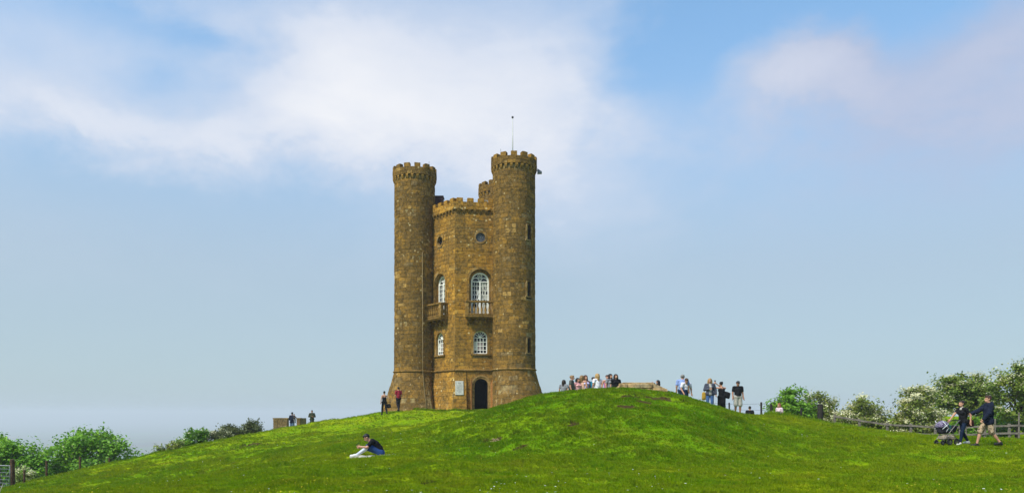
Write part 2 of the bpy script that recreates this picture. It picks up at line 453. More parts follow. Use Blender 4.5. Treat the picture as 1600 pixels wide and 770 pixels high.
def scatter(name, mesh, pts, scl, label, seed):
    """one object whose geometry nodes set a copy of `mesh` on every vertex"""
    me = bpy.data.meshes.new(name); me.vertices.add(len(pts)); me.vertices.foreach_set('co', np.asarray(pts, np.float32).ravel())
    a = me.attributes.new('size', 'FLOAT', 'POINT'); a.data.foreach_set('value', np.asarray(scl, np.float32))
    rs = np.random.RandomState(seed)
    r = me.attributes.new('turn', 'FLOAT_VECTOR', 'POINT')
    rv = np.stack([rs.normal(0, .12, len(pts)), rs.normal(0, .12, len(pts)), rs.uniform(0, 6.28, len(pts))], -1)
    r.data.foreach_set('vector', rv.astype(np.float32).ravel())
    me.materials.append(mesh.materials[0])
    o = link(name, me); tag(o, label, None, None, 'stuff')
    src = bpy.data.objects.new(name+"_clump", mesh)          # template, not linked to the scene
    ng = bpy.data.node_groups.new(name+"_scatter", 'GeometryNodeTree')
    ng.interface.new_socket("Geometry", in_out='INPUT', socket_type='NodeSocketGeometry')
    ng.interface.new_socket("Geometry", in_out='OUTPUT', socket_type='NodeSocketGeometry')
    N = ng.nodes; L = ng.links
    gi = N.new('NodeGroupInput'); go = N.new('NodeGroupOutput')
    m2p = N.new('GeometryNodeMeshToPoints'); iop = N.new('GeometryNodeInstanceOnPoints'); oi = N.new('GeometryNodeObjectInfo')
    oi.inputs['Object'].default_value = src
    oi.inputs['As Instance'].default_value = True
    s = N.new('GeometryNodeInputNamedAttribute'); s.data_type = 'FLOAT'; s.inputs['Name'].default_value = 'size'
    t = N.new('GeometryNodeInputNamedAttribute'); t.data_type = 'FLOAT_VECTOR'; t.inputs['Name'].default_value = 'turn'
    e2r = N.new('FunctionNodeEulerToRotation')
    L.new(gi.outputs[0], m2p.inputs['Mesh']); L.new(m2p.outputs['Points'], iop.inputs['Points'])
    L.new(oi.outputs['Geometry'], iop.inputs['Instance'])
    L.new(t.outputs['Attribute'], e2r.inputs[0]); L.new(e2r.outputs[0], iop.inputs['Rotation'])
    L.new(s.outputs['Attribute'], iop.inputs['Scale'])
    L.new(iop.outputs['Instances'], go.inputs[0])
    md = o.modifiers.new("scatter", 'NODES'); md.node_group = ng
    return o
def soil_mask(x, y):
    s = np.zeros_like(x)
    for (sx, sy, sw, sd, dp) in SCARS:
        s = np.maximum(s, np.exp(-((x-sx)/sw)**2-((y-sy)/sd/1.2)**2)*min(1, .5+3.5*dp))
    return s
def rand_field(x, y, seed, lo=.8, hi=5.0):
    rs = np.random.RandomState(seed); f = 0
    for i in range(14):
        l = rs.uniform(lo, hi); a = rs.uniform(0, 6.28)
        f = f+np.sin(2*math.pi/l*(x*math.cos(a)+y*math.sin(a))+rs.uniform(0, 6.28))
    return f/2.6
def near_tower(x, y): return np.hypot(x+2.8, y-58.5) < 5.0
def make_grass():
    rs = np.random.RandomState(2)
    xs = []; ys = []
    for (y0, y1, dens) in [(13.5, 18, 620), (18, 23, 430), (23, 30, 260), (30, 38, 170), (38, 48, 70), (48, 66, 34)]:
        ym = y1; w = .72*ym+1.0
        n = int(dens*(y1-y0)*2*w)
        x = rs.uniform(-w, w, n); y = rs.uniform(y0, y1, n)
        k = np.abs(x) < .72*y+1
        xs.append(x[k]); ys.append(y[k])
    x = np.concatenate(xs); y = np.concatenate(ys)
    keep = (soil_mask(x, y) < .40+.45*rs.rand(len(x))) & ~near_tower(x, y) & ~((np.abs(x+4.9) < .85) & (np.abs(y-26) < .42))
    x, y = x[keep], y[keep]
    z = terrain(x, y)
    f = rand_field(x, y, 5); f2 = rand_field(x, y, 15, .35, 1.3)
    s = np.maximum(.35, .70+.25*np.clip(f, -1, 1.6)+.16*np.clip(f2, -1.2, 2)+.25*rs.rand(len(x)))*(1+np.clip((y-20)/60, 0, .25))
    half = rs.rand(len(x)) < .6
    pts = np.stack([x, y, z], -1)
    scatter("grass", make_tuft("grass_tuft", 7, .062, .055, 1, M_BLADE), pts[half], s[half], "short green grass growing all over the hill and mound", 1)
    scatter("rough_grass", make_tuft("rough_tuft", 5, .085, .04, 3, M_BLADE, .006), pts[~half], s[~half], "longer rough grass blades mixed through the turf", 2)
    # longer fringe along fence lines and the tower foot
    n = 9000
    fx = rs.uniform(14, 32, n); fy = 39.2+rs.normal(0, .8, n)+(32-fx)*.12
    fx2 = rs.uniform(-26, -19, 2600); fy2 = 40+(fx2+26)*1.35+rs.normal(0, .6, 2600)
    ta = rs.uniform(3.3, 6.2, 1500); fx3 = -2.8+5.3*np.cos(ta); fy3 = 58.3+5.3*np.sin(ta)
    x = np.r_[fx, fx2, fx3]; y = np.r_[fy, fy2, fy3]
    scatter("long_grass", make_tuft("long_tuft", 7, .26, .09, 6, M_BLADE, .011), np.stack([x, y, terrain(x, y)], -1), np.where(x < 0, .55, 1)*rs.uniform(.5, 1.25, len(x)), "long unmown grass along the fences and hill edge", 4)
    # daisies and buttercups
    def daisy(name, col, r):
        vs = [(r*math.cos(a*1.0472), r*math.sin(a*1.0472), .07+.006*(a % 2)) for a in range(6)]+[(0, 0, .076), (.003, 0, 0), (-.003, 0, 0)]
        fs = [(a, (a+1) % 6, 6) for a in range(6)]+[(7, 8, 6)]
        return as_mesh(name, vs, fs, col)
    n = 1300
    y = 14+(50-14)*rs.rand(n)**1.3; x = rs.uniform(-1, 1, n)*(.7*y)
    f = rand_field(x, y, 9, 2, 9)
    boost = np.exp(-((x+4.2)/2.2)**2-((y-36)/6)**2)*1.6+np.exp(-((x-9)/3)**2-((y-33)/6)**2)*1.2+np.exp(-((x-1.5)/9)**2-((y-16)/3)**2)*.9
    k = (f+boost+rs.normal(0, .5, n)) > .85
    x, y = x[k], y[k]
    scatter("daisies", daisy("daisy_head", plain("daisy_petal", (.62,.62,.52), .7), .022), np.stack([x, y, terrain(x, y)], -1), rs.uniform(.5, 1.15, len(x)), "tiny white daisies dotted over the turf", 7)
    n = 2600
    y = 14+(46-14)*rs.rand(n)**1.2; x = rs.uniform(-1, 1, n)*(.7*y)
    k = (rand_field(x, y, 12, 3, 9)+np.where(x > 4, .5, 0)+rs.normal(0, .5, n)) > .8
    x, y = x[k], y[k]
    scatter("buttercups", daisy("buttercup_head", plain("buttercup_petal", (.55,.42,.01), .6), .018), np.stack([x, y, terrain(x, y)+.01], -1), rs.uniform(.6, 1.2, len(x)), "tiny yellow buttercups dotted over the turf", 8)
make_grass()
def clod_heap(name, label, cat, x, y, r, h, mat, n=14, seed=1):
    rg = random.Random(seed); mb = MB()
    for i in range(n):
        a = rg.uniform(0, 6.28); q = r*math.sqrt(rg.random()); s = r*rg.uniform(.22, .45)
        cx, cy = x+q*math.cos(a), y+q*math.sin(a); cz = gz(cx, cy)+h*(1-q/r)*.7
        bm = bmesh.new(); bmesh.ops.create_icosphere(bm, subdivisions=1, radius=s)
        for v in bm.verts: v.co = Vector((v.co.x*rg.uniform(.8, 1.2), v.co.y*rg.uniform(.8, 1.2), v.co.z*rg.uniform(.5, .8)))
        mb.add([(v.co.x+cx, v.co.y+cy, v.co.z+cz) for v in bm.verts], [[v.index for v in f.verts] for f in bm.faces]); bm.free()
    return tag(mb.build(name, mat), label, cat)
M_SOIL = plain("brown_soil", (.12,.07,.025), .95, .35, 12)
a = (.84, 20.68); clod_heap("molehill", "small brown heap of dug soil low on the front of the mound", "molehill", a[0], a[1], .17, .06, M_SOIL, 12, 3)
a = (-.64, 27.18); clod_heap("molehill", "pale crumbled molehill halfway up the left flank of the mound", "molehill", a[0], a[1], .16, .07, plain("pale_soil", (.30,.22,.12), .95, .3, 12), 9, 5)
# ================================================================== THE TOWER
SIDE = 3.74; OUT = .95; RS = 1.535; ZB, ZS = 1.80, 4.72
A0 = R(9.0)
cx0, cy0 = P(711, 640, 55)[:2]
OX = cx0+SIDE*math.cos(R(69)); OY = cy0+SIDE*math.sin(R(69))
def corner(k): a = R(249+60*k); return Vector((SIDE*math.cos(a), SIDE*math.sin(a), 0))       # tower-local
def turret_c(k): a = R(249+60*k); return Vector(((SIDE+OUT)*math.cos(a), (SIDE+OUT)*math.sin(a), 0))
tower = empty("castle_tower", (OX, OY, 0), 0, "tall brown stone castle tower with three round battlemented turrets on the hilltop", "tower")
CAM_L = Vector((-OX, -OY, EYE))
rngT = random.Random(11)
STONES = []        # every block of the masonry: picked over below

def courses(v0, v1, rg, lo, hi):
    out = []; v = v0
    while v < v1-1e-6:
        h = rg.uniform(lo, hi)
        if v1-(v+h) < lo*.6: h = v1-v
        out.append((v, min(v1, v+h))); v += h
    return out
def free(u0, u1, cuts):
    iv = [(u0, u1)]
    for a, b in cuts:
        nx = []
        for p, q in iv:
            if b <= p or a >= q: nx.append((p, q)); continue
            if a > p: nx.append((p, a))
            if b < q: nx.append((b, q))
        iv = nx
    return iv
def block(S, ua, ub, va, vb, n, rg, g=.0045, ch=.008, back=-.03, deep=.018):
    p = rg.uniform(.0, deep)
    ua += g; ub -= g; va += g; vb -= g
    j = lambda: rg.uniform(-.007, .007)
    vs = []
    ch = min(ch, (ub-ua)*.3, (vb-va)*.3)
    rows = [(va, back, 0), (va+ch, p, ch), (vb-ch, p, ch), (vb, back, 0)]
    for (v, d, i) in rows:
        a, b = ua+i, ub-i
        for k in range(n+1):
            dd = d+(j() if i else 0)
            vs.append(S(a+(b-a)*k/n, v+(j() if i else 0), dd))
    m = n+1; fs = []
    for r in range(3):
        for k in range(n): fs.append((r*m+k, r*m+k+1, (r+1)*m+k+1, (r+1)*m+k))
    fs.append((0, m, 2*m, 3*m)); fs.append((3*m+n, 2*m+n, m+n, n))
    return vs, fs
def masonry(owner, mat, S, N, u0, u1, v0, v1, cut, rg, course=(.22,.33), bw=(.28,.72), n=2, keepfn=None):
    for (va, vb) in courses(v0, v1, rg, *course):
        for (p, q) in free(u0, u1, cut(va, vb)):
            u = p; first = True
            while u < q-1e-4:
                w = rg.uniform(*bw)*(.55 if first and rg.random() < .5 else 1); first = False
                if rg.random() < .12: w *= 1.35
                if q-(u+w) < bw[0]*.7: w = q-u
                if w > .05 and (keepfn is None or keepfn(u+w/2, (va+vb)/2)):
                    vs, fs = block(S, u, min(q, u+w), va, vb, n, rg)
                    c = Vector(S(u+w/2, (va+vb)/2, 0)); nn = N(u+w/2)
                    view = CAM_L-c; dist = view.length
                    show = w*(vb-va)*max(0, nn.dot(view.normalized()))/dist**2
                    hid = c.z < ZB+.25 or (c.x+OX > 0 and c.z < 3.0)
                    STONES.append(dict(o=owner, m=mat, v=vs, f=fs, s=0 if hid else show, t=rg.random()))
                u += w
def backing(mb, S, u0, u1, v0, v1, cut, du=.3, dv=.1, d=-.010):
    n = max(1, int(round((v1-v0)/dv)))
    for i in range(n):
        va, vb = v0+(v1-v0)*i/n, v0+(v1-v0)*(i+1)/n
        for (p, q) in free(u0, u1, cut(va, vb)):
            k = max(1, int(math.ceil((q-p)/du)))
            for j in range(k):
                a, b = p+(q-p)*j/k, p+(q-p)*(j+1)/k
                mb.add([S(a, va, d), S(b, va, d), S(b, vb, d), S(a, vb, d)], [(0, 1, 2, 3)])
nocut = lambda a, b: []

def arch_outline(w, spring, n=14, z0=0.0):
    r = w/2; pts = [(-r, z0), (-r, spring)]
    for k in range(1, n): a = math.pi-math.pi*k/n; pts.append((r*math.cos(a), spring+r*math.sin(a)))
    return pts+[(r, spring), (r, z0)]
def rect_outline(w, h): return [(-w/2, 0), (-w/2, h), (w/2, h), (w/2, 0)]
def circle_outline(r, n=24): return [(r*math.cos(2*math.pi*k/n), r*math.sin(2*math.pi*k/n)) for k in range(n)]
def band(mb, outer, inner, y0, y1, closed=False):
    """solid band between two outlines with equal point counts, from depth y0 (front) to y1"""
    n = len(outer)
    vs = [(x, y0, z) for x, z in outer]+[(x, y0, z) for x, z in inner]+[(x, y1, z) for x, z in outer]+[(x, y1, z) for x, z in inner]
    fs = []
    for i in range(n if closed else n-1):
        k = (i+1) % n
        fs += [(i, k, n+k, n+i), (2*n+i, 3*n+i, 3*n+k, 2*n+k), (i, 2*n+i, 2*n+k, k), (n+i, n+k, 3*n+k, 3*n+i)]
    if not closed: fs += [(0, n, 3*n, 2*n), (n-1, 3*n-1, 4*n-1, 2*n-1)]
    mb.add(vs, fs)
def sheet(mb, outline, y, cap=True):
    mb.add([(x, y, z) for x, z in outline], [tuple(range(len(outline)))])
def tunnel(mb, outline, y0, y1, closed=False):
    n = len(outline)
    vs = [(x, y0, z) for x, z in outline]+[(x, y1, z) for x, z in outline]
    mb.add(vs, [(i, (i+1) % n, n+(i+1) % n, n+i) for i in range(n if closed else n-1)])

def cut_arch(u, z0, w, spring_z, extra=.0):
    def f(va, vb):
        r = w/2+extra; top = spring_z+r
        if vb <= z0 or va >= top: return []
        v = max(va, spring_z)
        h = r if va < spring_z else math.sqrt(max(0, r*r-(v-spring_z)**2))
        return [(u-h, u+h)] if h > .02 else []
    return f
def cut_circle(u, zc, r):
    def f(va, vb):
        if vb <= zc-r or va >= zc+r: return []
        d = 0 if va <= zc <= vb else min(abs(va-zc), abs(vb-zc))
        h = math.sqrt(max(0, r*r-d*d)); return [(u-h, u+h)] if h > .02 else []
    return f
def cut_rect(u0, u1, z0, z1):
    return lambda va, vb: [(u0, u1)] if vb > z0+.001 and va < z1-.001 else []
def allcuts(*fs): return lambda a, b: [c for f in fs for c in f(a, b)]

# ------------------------------------------------------------------ round turrets
def flare(z): 
    t = max(0, (ZS-z)/(ZS-ZB)); return .90*t**1.08
def make_turret(k, slits=(), dz=0.0, flat=0):
    c = turret_c(k); radial = math.atan2(c.y, c.x)
    face = math.atan2(CAM_L.y-c.y, CAM_L.x-c.x)
    def S(u, v, d):
        a = face+u/RS
        ff = 1.0
        if flat: q = min(1, max(0, (flat*u/RS-.55)/.5)); ff = 1-q*q*(3-2*q)     # no batter on the side next to the wall
        r = RS+(0.018 if v < ZS+3 else 0)+flare(v)*ff+d
        return (c.x+r*math.cos(a), c.y+r*math.sin(a), v)
    def N(u): a = face+u/RS; return Vector((math.cos(a), math.sin(a), 0))
    full = math.pi*RS
    cuts = allcuts(*[cut_rect(u-.27, u+.27, zc-.62, zc+.60) for (u, zc) in slits]) if slits else nocut
    mb = MB(); backing(mb, S, -full, full, ZB-.9, ZS, cuts, .25, .2); backing(mb, S, -full, full, ZS, 19.2+dz, cuts, .25, .1)
    mb.lathe([(0.01, 19.35+dz), (1.5, 19.33+dz), (1.5, 19.1+dz)], (c.x, c.y, 0), 28)
    t = mb.build("turret", M_MORTAR, tower)
    rg = random.Random(20+k)
    lo = 15.2 if k == 3 else ZB-.1
    lim = 1.85
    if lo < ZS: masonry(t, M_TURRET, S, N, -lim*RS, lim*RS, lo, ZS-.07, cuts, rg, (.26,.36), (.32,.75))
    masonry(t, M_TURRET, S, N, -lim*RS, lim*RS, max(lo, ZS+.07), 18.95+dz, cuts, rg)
    # string course
    if k != 3:
        sc = MB(); sc.tv = .8
        sc.lathe([(RS, ZS-.09), (RS+.055, ZS-.075), (RS+.115, ZS-.02), (RS+.115, ZS+.03), (RS+.05, ZS+.075), (RS, ZS+.09)], (c.x, c.y, 0), 40)
        sc.build("string_course", M_TRIM, t, True, None, True)
    # machicolated crown
    ro, ri = RS+.125, RS-.22
    pr = MB(); pr.tv = .2
    pr.lathe([(ri, 19.36+dz), (RS-.02, 19.23+dz), (ro-.02, 19.23+dz), (ro-.02, 19.77+dz), (ri, 19.77+dz), (ri, 19.36+dz)], (c.x, c.y, 0), 40)
    pr.build("parapet", M_TURRET, t, False, None, True)
    def SP(u, v, d): a = face+u/ro; return (c.x+(ro+d)*math.cos(a), c.y+(ro+d)*math.sin(a), v)
    masonry(t, M_TURRET, SP, lambda u: N(u*RS/ro), -math.pi*ro, math.pi*ro, 19.235+dz, 19.765+dz, nocut, rg, (.24,.28), (.3,.6))
    nm = 13; ph = face+(0.0 if k == 1 else .12)
    mers = []
    for var in range(3):
        rv = random.Random(var+5*k); mm = MB(); mm.tv = [.1, .6, .85][var]
        ha = .225/ro; nn = 3; vs = []
        hgt = .31+rv.uniform(-.03, .02)
        for (z, e, sh) in [(19.765+dz, 0, 0), (19.765+dz+hgt-.04, .0, 0), (19.765+dz+hgt, .03, .05)]:
            for rr in (ri+e, ro+.004-e):
                for i in range(nn+1):
                    a = -ha+sh*.3+(2*ha-sh*.6)*i/nn
                    vs.append((rr*math.cos(a)+rv.uniform(-.008,.008), rr*math.sin(a)+rv.uniform(-.008,.008), z+(rv.uniform(-.02,.02) if z > 19.8+dz else 0)))
        m_ = nn+1; fs = []
        for L in range(2):
            b = L*2*m_; t2 = (L+1)*2*m_
            for i in range(nn):
                fs.append((b+m_+i, b+m_+i+1, t2+m_+i+1, t2+m_+i)); fs.append((b+i+1, b+i, t2+i, t2+i+1))
            fs.append((b, b+m_, t2+m_, t2)); fs.append((b+m_+nn, b+nn, t2+nn, t2+m_+nn))
        b = 4*m_
        for i in range(nn): fs.append((b+i, b+m_+i, b+m_+i+1, b+i+1))
        mm.add(vs, fs); mers.append(as_mesh("merlon", mm.v, mm.f, M_TURRET, False, mm.t))
    for i in range(nm):
        link("merlon", mers[(i*2+k) % 3], t, Matrix.Translation(c) @ Matrix.Rotation(ph+2*math.pi*i/nm, 4, 'Z'))
    cb = MB(); cb.tv = .3
    r0 = RS-.03
    prof = [(r0, 18.92+dz), (RS+.03, 18.93+dz), (RS+.075, 19.0+dz), (RS+.10, 19.09+dz), (ro-.005, 19.12+dz), (ro-.005, 19.225+dz), (r0, 19.225+dz)]
    hw = .095; vs = [(r, -hw, z) for r, z in prof]+[(r, hw, z) for r, z in prof]; q = len(prof)
    cb.add(vs, [tuple(range(q-1, -1, -1)), tuple(range(q, 2*q))]+[(i, (i+1) % q, q+(i+1) % q, q+i) for i in range(q)])
    cme = as_mesh("corbel", cb.v, cb.f, M_TRIM, False, cb.t)
    for i in range(26):
        a = 2*math.pi*(i+.5)/26
        if k == 3 and math.cos(face+a-face) < -.2: continue
        link("corbel", cme, t, Matrix.Translation(c) @ Matrix.Rotation(face+a, 4, 'Z'))
    # slit windows
    for (u, zc) in slits:
        a = face+u/RS
        M = Matrix.Translation(c+Vector((RS*math.cos(a), RS*math.sin(a), zc))) @ Matrix.Rotation(a+math.pi/2, 4, 'Z')
        fr = MB(); fr.tv = .75
        out = [(x, z-.6) for x, z in rect_outline(.62, 1.26)]
        inn = arch_outline(.32, .92, 8); inn = [(x, z-.52) for x, z in inn]
        # dressed surround: jambs, sill and head cut from one outline each
        ho = [(-.31, -.6)]+[(-.31, .38)]+[(-.31+.62*i/7, .60) for i in range(1, 7)]+[(.31, .38), (.31, -.6)]
        ho = [(-.31, -.52), (-.31, .40)]+[(-.31+.62*(i)/8, .60) for i in range(1, 8)]+[(.31, .40), (.31, -.52)]
        band(fr, ho, inn, -.035, .30)
        fr.box((0, .08, -.565), (.72, .26, .09))
        tunnel(fr, inn, -.03, .42)
        f = fr.build("slit_window", M_TRIM, tower, False, M, True)
        pn = MB(); sheet(pn, inn, .13); pn.build("pane", M_GLASS, f)
    return t
sl = math.asin(.70)*RS
T_R = make_turret(1, [(sl, 14.45), (sl, 10.42), (sl, 6.40)], 0.0, -1)
T_L = make_turret(5, (), .16, 1)
T_B = make_turret(3, (), .45)

# ------------------------------------------------------------------ hexagon walls
def frame_of(k):
    """face k runs from corner k to corner k+1; x along the face (left to right seen from outside), y inward"""
    c0 = corner(k); a = R(9+60*k)
    return Matrix.Translation(c0) @ Matrix.Rotation(a, 4, 'Z')
PB, PT, PM = 16.42, 16.98, 17.27         # parapet bottom, crenel floor, merlon top
WALLS = {}
def make_wall(k, cuts=nocut, batter=None, blocks=True, niche=None):
    M = frame_of(k)
    d1 = M.to_3x3() @ Vector((1, 0, 0)); nrm = M.to_3x3() @ Vector((0, -1, 0)); o = M.translation
    def S(u, v, d):
        dd = d
        if v < ZS and not (niche and niche[0] < u < niche[1]): dd += .42*((ZS-v)/(ZS-ZB))
        p = o+d1*u+nrm*dd
        # corners spread with the batter so that neighbouring faces meet
        if v < ZS and not (niche and u > niche[0]):
            e = .42*((ZS-v)/(ZS-ZB))*math.tan(R(30))
            p = p+d1*(e*(2*u/SIDE-1) if not niche else -e*(1-u/niche[0]))
        return (p.x, p.y, v)
    N = lambda u: nrm
    wm = MB()
    if niche:
        n0, n1 = niche
        backing(wm, S, 0, n0, ZB-.9, ZS, cuts, .5, .2); backing(wm, S, n0+.0001, SIDE, ZB-.9, ZS, cuts, .5, .05)
        # cheek of the buttress beside the door
        for (za, zb) in [(ZB-.9+.1*i, ZB-.9+.1*(i+1)) for i in range(int((ZS-ZB+.9)/.1))]:
            q = lambda z: .42*((ZS-z)/(ZS-ZB))
            pts = []
            for z, dd in ((za, -.01), (za, q(za)), (zb, q(zb)), (zb, -.01)):
                p = o+d1*(n0-.0)+nrm*dd; pts.append((p.x, p.y, z))
            wm.add(pts, [(0, 1, 2, 3)])
    else: backing(wm, S, 0, SIDE, ZB-.9, ZS, cuts, .5, .1)
    backing(wm, S, 0, SIDE, ZS, PB, cuts, .5, .05)
    w = wm.build("wall", M_MORTAR, tower)
    WALLS[k] = w
    rg = random.Random(40+k)
    if blocks:
        lo = ZB-.1
        if niche:
            masonry(w, M_WALL, S, N, 0, n0, lo, ZS-.07, cuts, rg, (.26,.36), (.32,.8), 1)
            masonry(w, M_WALL, S, N, n0+.02, SIDE, lo, ZS-.07, cuts, rg, (.26,.36), (.32,.8), 1)
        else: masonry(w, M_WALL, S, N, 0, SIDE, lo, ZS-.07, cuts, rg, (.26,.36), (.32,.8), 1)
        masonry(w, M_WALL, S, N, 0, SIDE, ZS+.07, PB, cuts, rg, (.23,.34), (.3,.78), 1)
    # parapet
    SPf = lambda u, v, d: tuple(o+d1*u+nrm*(.13+d))[:2]+(v,)
    pm = MB(); pm.tv = .3
    e = .13*math.tan(R(30))
    pm.box((0,0,0), (1,1,1), 0, M @ Matrix.Translation((SIDE/2, .035, (PB+PT)/2)) @ Matrix.Diagonal((SIDE+2*e-.02, .31, PT-PB, 1)))
    pm.build("parapet", M_WALL, w, False, None, True)
    if blocks: masonry(w, M_WALL, SPf, N, -e, SIDE+e, PB+.005, PT-.005, nocut, rg, (.25,.30), (.3,.7), 1)
    # merlons every .78 m, corner ones wrapped by a longer block
    mm = MB(); mm.tv = .2
    mm.box((0,0,0), (.46, .335, PM-PT), 0, Matrix.Translation((0, .03, (PM-PT)/2)), .022)
    me = as_mesh("merlon", mm.v, mm.f, M_WALL, False, mm.t)
    for i in range(5):
        u = SIDE*(i+.0)/4.8+.34
        if u > SIDE-.15: continue
        link("merlon", me, w, M @ Matrix.Translation((u, 0, PT-.004)))
    cb = MB(); cb.tv = .2
    prof = [(.03, PB-.30), (-.03, PB-.29), (-.075, PB-.22), (-.10, PB-.13), (-.125, PB-.10), (-.125, PB+.005), (.03, PB+.005)]
    hw = .10; vs = [(-hw, y, z) for y, z in prof]+[(hw, y, z) for y, z in prof]; q = len(prof)
    cb.add(vs, [tuple(range(q-1, -1, -1)), tuple(range(q, 2*q))]+[(i, (i+1) % q, q+(i+1) % q, q+i) for i in range(q)])
    cme = as_mesh("corbel", cb.v, cb.f, M_TRIM, False, cb.t)
    for i in range(9): link("corbel", cme, w, M @ Matrix.Translation((SIDE*(i+.5)/9, 0, 0)))
    sc = MB(); sc.tv = .8
    pr = [(.0, ZS-.09), (-.055, ZS-.075), (-.115, ZS-.02), (-.115, ZS+.03), (-.05, ZS+.075), (0, ZS+.09)]
    ex = .045
    vs = [(-ex, y, z) for y, z in pr]+[(SIDE+ex, y, z) for y, z in pr]; q = len(pr)
    sc.add(vs, [(i, i+1, q+i+1, q+i) for i in range(q-1)]+[tuple(range(q)), tuple(range(2*q-1, q-1, -1))])
    sc.build("string_course", M_TRIM, w, False, M, True)
    return w
UR, UL = 1.86, SIDE-1.96           # window axes on the right and left faces
cutsR = allcuts(cut_arch(UR, 8.72, 1.72, 11.30), cut_arch(UR, 5.93, 1.06, 7.12), cut_circle(UR, 14.45, .42), cut_arch(UR+.06, 0, 1.10, 3.62))
cutsL = allcuts(cut_arch(UL, 8.72, 1.50, 11.30), cut_arch(UL, 5.93, 1.00, 7.12), cut_circle(UL, 14.45, .42))
make_wall(0, cutsR, niche=(.82, 9))
make_wall(5, cutsL)
for k in (1, 2, 3, 4): make_wall(k, blocks=False)
rf = MB()
vs = [corner(k)*.985+Vector((0, 0, 16.5)) for k in range(6)]
rf.add(vs, [tuple(range(6))]); rf.build("roof", M_LEAD, tower)
FR, FL = frame_of(0), frame_of(5)

# ------------------------------------------------------------------ windows
def upper_window(M0, u, w, wi, name_bias):
    M = M0 @ Matrix.Translation((u, 0, 8.72)); sp = 2.58
    b = MB(); b.tv = .4
    band(b, arch_outline(w+.30, sp), arch_outline(w-.06, sp), -.045, .02)            # proud arch band
    tunnel(b, arch_outline(w-.06, sp), .02, .30)
    band(b, arch_outline(w-.04, sp), arch_outline(wi-.02, sp-.04), .26, .40)           # inner order
    b.box((0, .12, .02), (w-.08, .50, .06))
    dado = MB(); dado.box((0, .335, .36), (wi-.16, .05, .58), 0, None, .01)
    for s in (-1, 1): dado.box((s*(wi-.2)/4, .305, .36), ((wi-.2)/2-.14, .02, .40), 0, None, .006)
    root = b.build("window_surround", M_TRIM, tower, False, M, True)
    root.name = "window"
    f = MB(); band(f, arch_outline(wi, sp-.05), arch_outline(wi-.22, sp-.05), .28, .38)
    f.box((0, .335, (sp-.05)/2), (.11, .10, sp-.05)); f.box((0, .337, sp-.05), (wi-.1, .07, .07)); f.box((0, .337, .05), (wi-.1, .072, .10))
    f.build("frame", M_WHITE, root)
    g = MB(); hw = (wi-.17)/2
    for s in (-1, 1):
        for i in (1, 2): 
            xx = s*(.0425+(hw-.0425)*i/3); g.box((xx, .350, (sp-.05)/2), (.030, .030, sp-.06))
        for i in range(1, 8): g.box((s*(hw+.04)/2, .354, i*(sp-.05)/8), (hw-.03, .028, .030))
        r1 = hw/2; out = [(s*(hw/2+.015)+r1*.98*math.cos(math.pi*k/12), sp-.02+r1*.98*math.sin(math.pi*k/12)) for k in range(13)]
        inn = [(s*(hw/2+.015)+(r1-.065)*math.cos(math.pi*k/12), sp-.02+(r1-.065)*math.sin(math.pi*k/12)) for k in range(13)]
        band(g, out, inn, .325, .375)
    cz = sp-.05+hw*.70; ro = hw*.30
    band(g, [(ro*math.cos(2*math.pi*k/16), cz+ro*math.sin(2*math.pi*k/16)) for k in range(16)], [((ro-.04)*math.cos(2*math.pi*k/16), cz+(ro-.04)*math.sin(2*math.pi*k/16)) for k in range(16)], .32, .376, True)
    for a in (0, 60, 120, 180, 240, 300): g.tube([(0, .35, cz), (ro*.9*math.cos(R(a)), .35, cz+ro*.9*math.sin(R(a)))], .013, 4)
    g.build("glazing_bar", M_WHITE, root); dado.build("panel", plain("aged_white_panel", (.42,.40,.34), .6, .12, 8), root)
    rg = random.Random(name_bias)
    for s in (-1, 1):
        p = MB(); x0, x1 = (0.03, hw+.02) if s > 0 else (-hw-.02, -.03)
        for i in range(3):
            for j in range(8):
                a0, a1 = x0+(x1-x0)*i/3, x0+(x1-x0)*(i+1)/3; z0, z1 = j*(sp-.05)/8, (j+1)*(sp-.05)/8
                t1, t2 = rg.uniform(-.006, .006), rg.uniform(-.006, .006)
                p.add([(a0, .362-t1, z0), (a1, .362+t1, z0), (a1, .362+t2, z1), (a0, .362-t2, z1)], [(0, 1, 2, 3)])
        p.build("pane", M_GLASS, root)
        cu = MB()                                            # pale curtain drawn inside, seen between the bars
        cu.add([((x0*.3+x1*.7 if s < 0 else x0), .361, .02), ((x1 if s < 0 else x1*.95), .361, .02), ((x1 if s < 0 else x1*.95), .361, sp-.7 if s < 0 else sp-.1), ((x0*.3+x1*.7 if s < 0 else x0), .361, sp-.7 if s < 0 else sp-.1)], [(0, 1, 2, 3)])
        cu.build("blind", plain("pale_blind", (.42,.42,.35), .8, .2, 6) if s > 0 else plain("white_blind", (.62,.62,.58), .8, .15, 4), root)
    hd = MB(); sheet(hd, [(x, z) for x, z in arch_outline(wi-.1, sp-.05, 14, sp-.06)], .363); hd.build("pane", M_GLASS, root)
    return root
upper_window(FR, UR, 1.72, 1.34, 1); upper_window(FL, UL, 1.50, 1.24, 2)

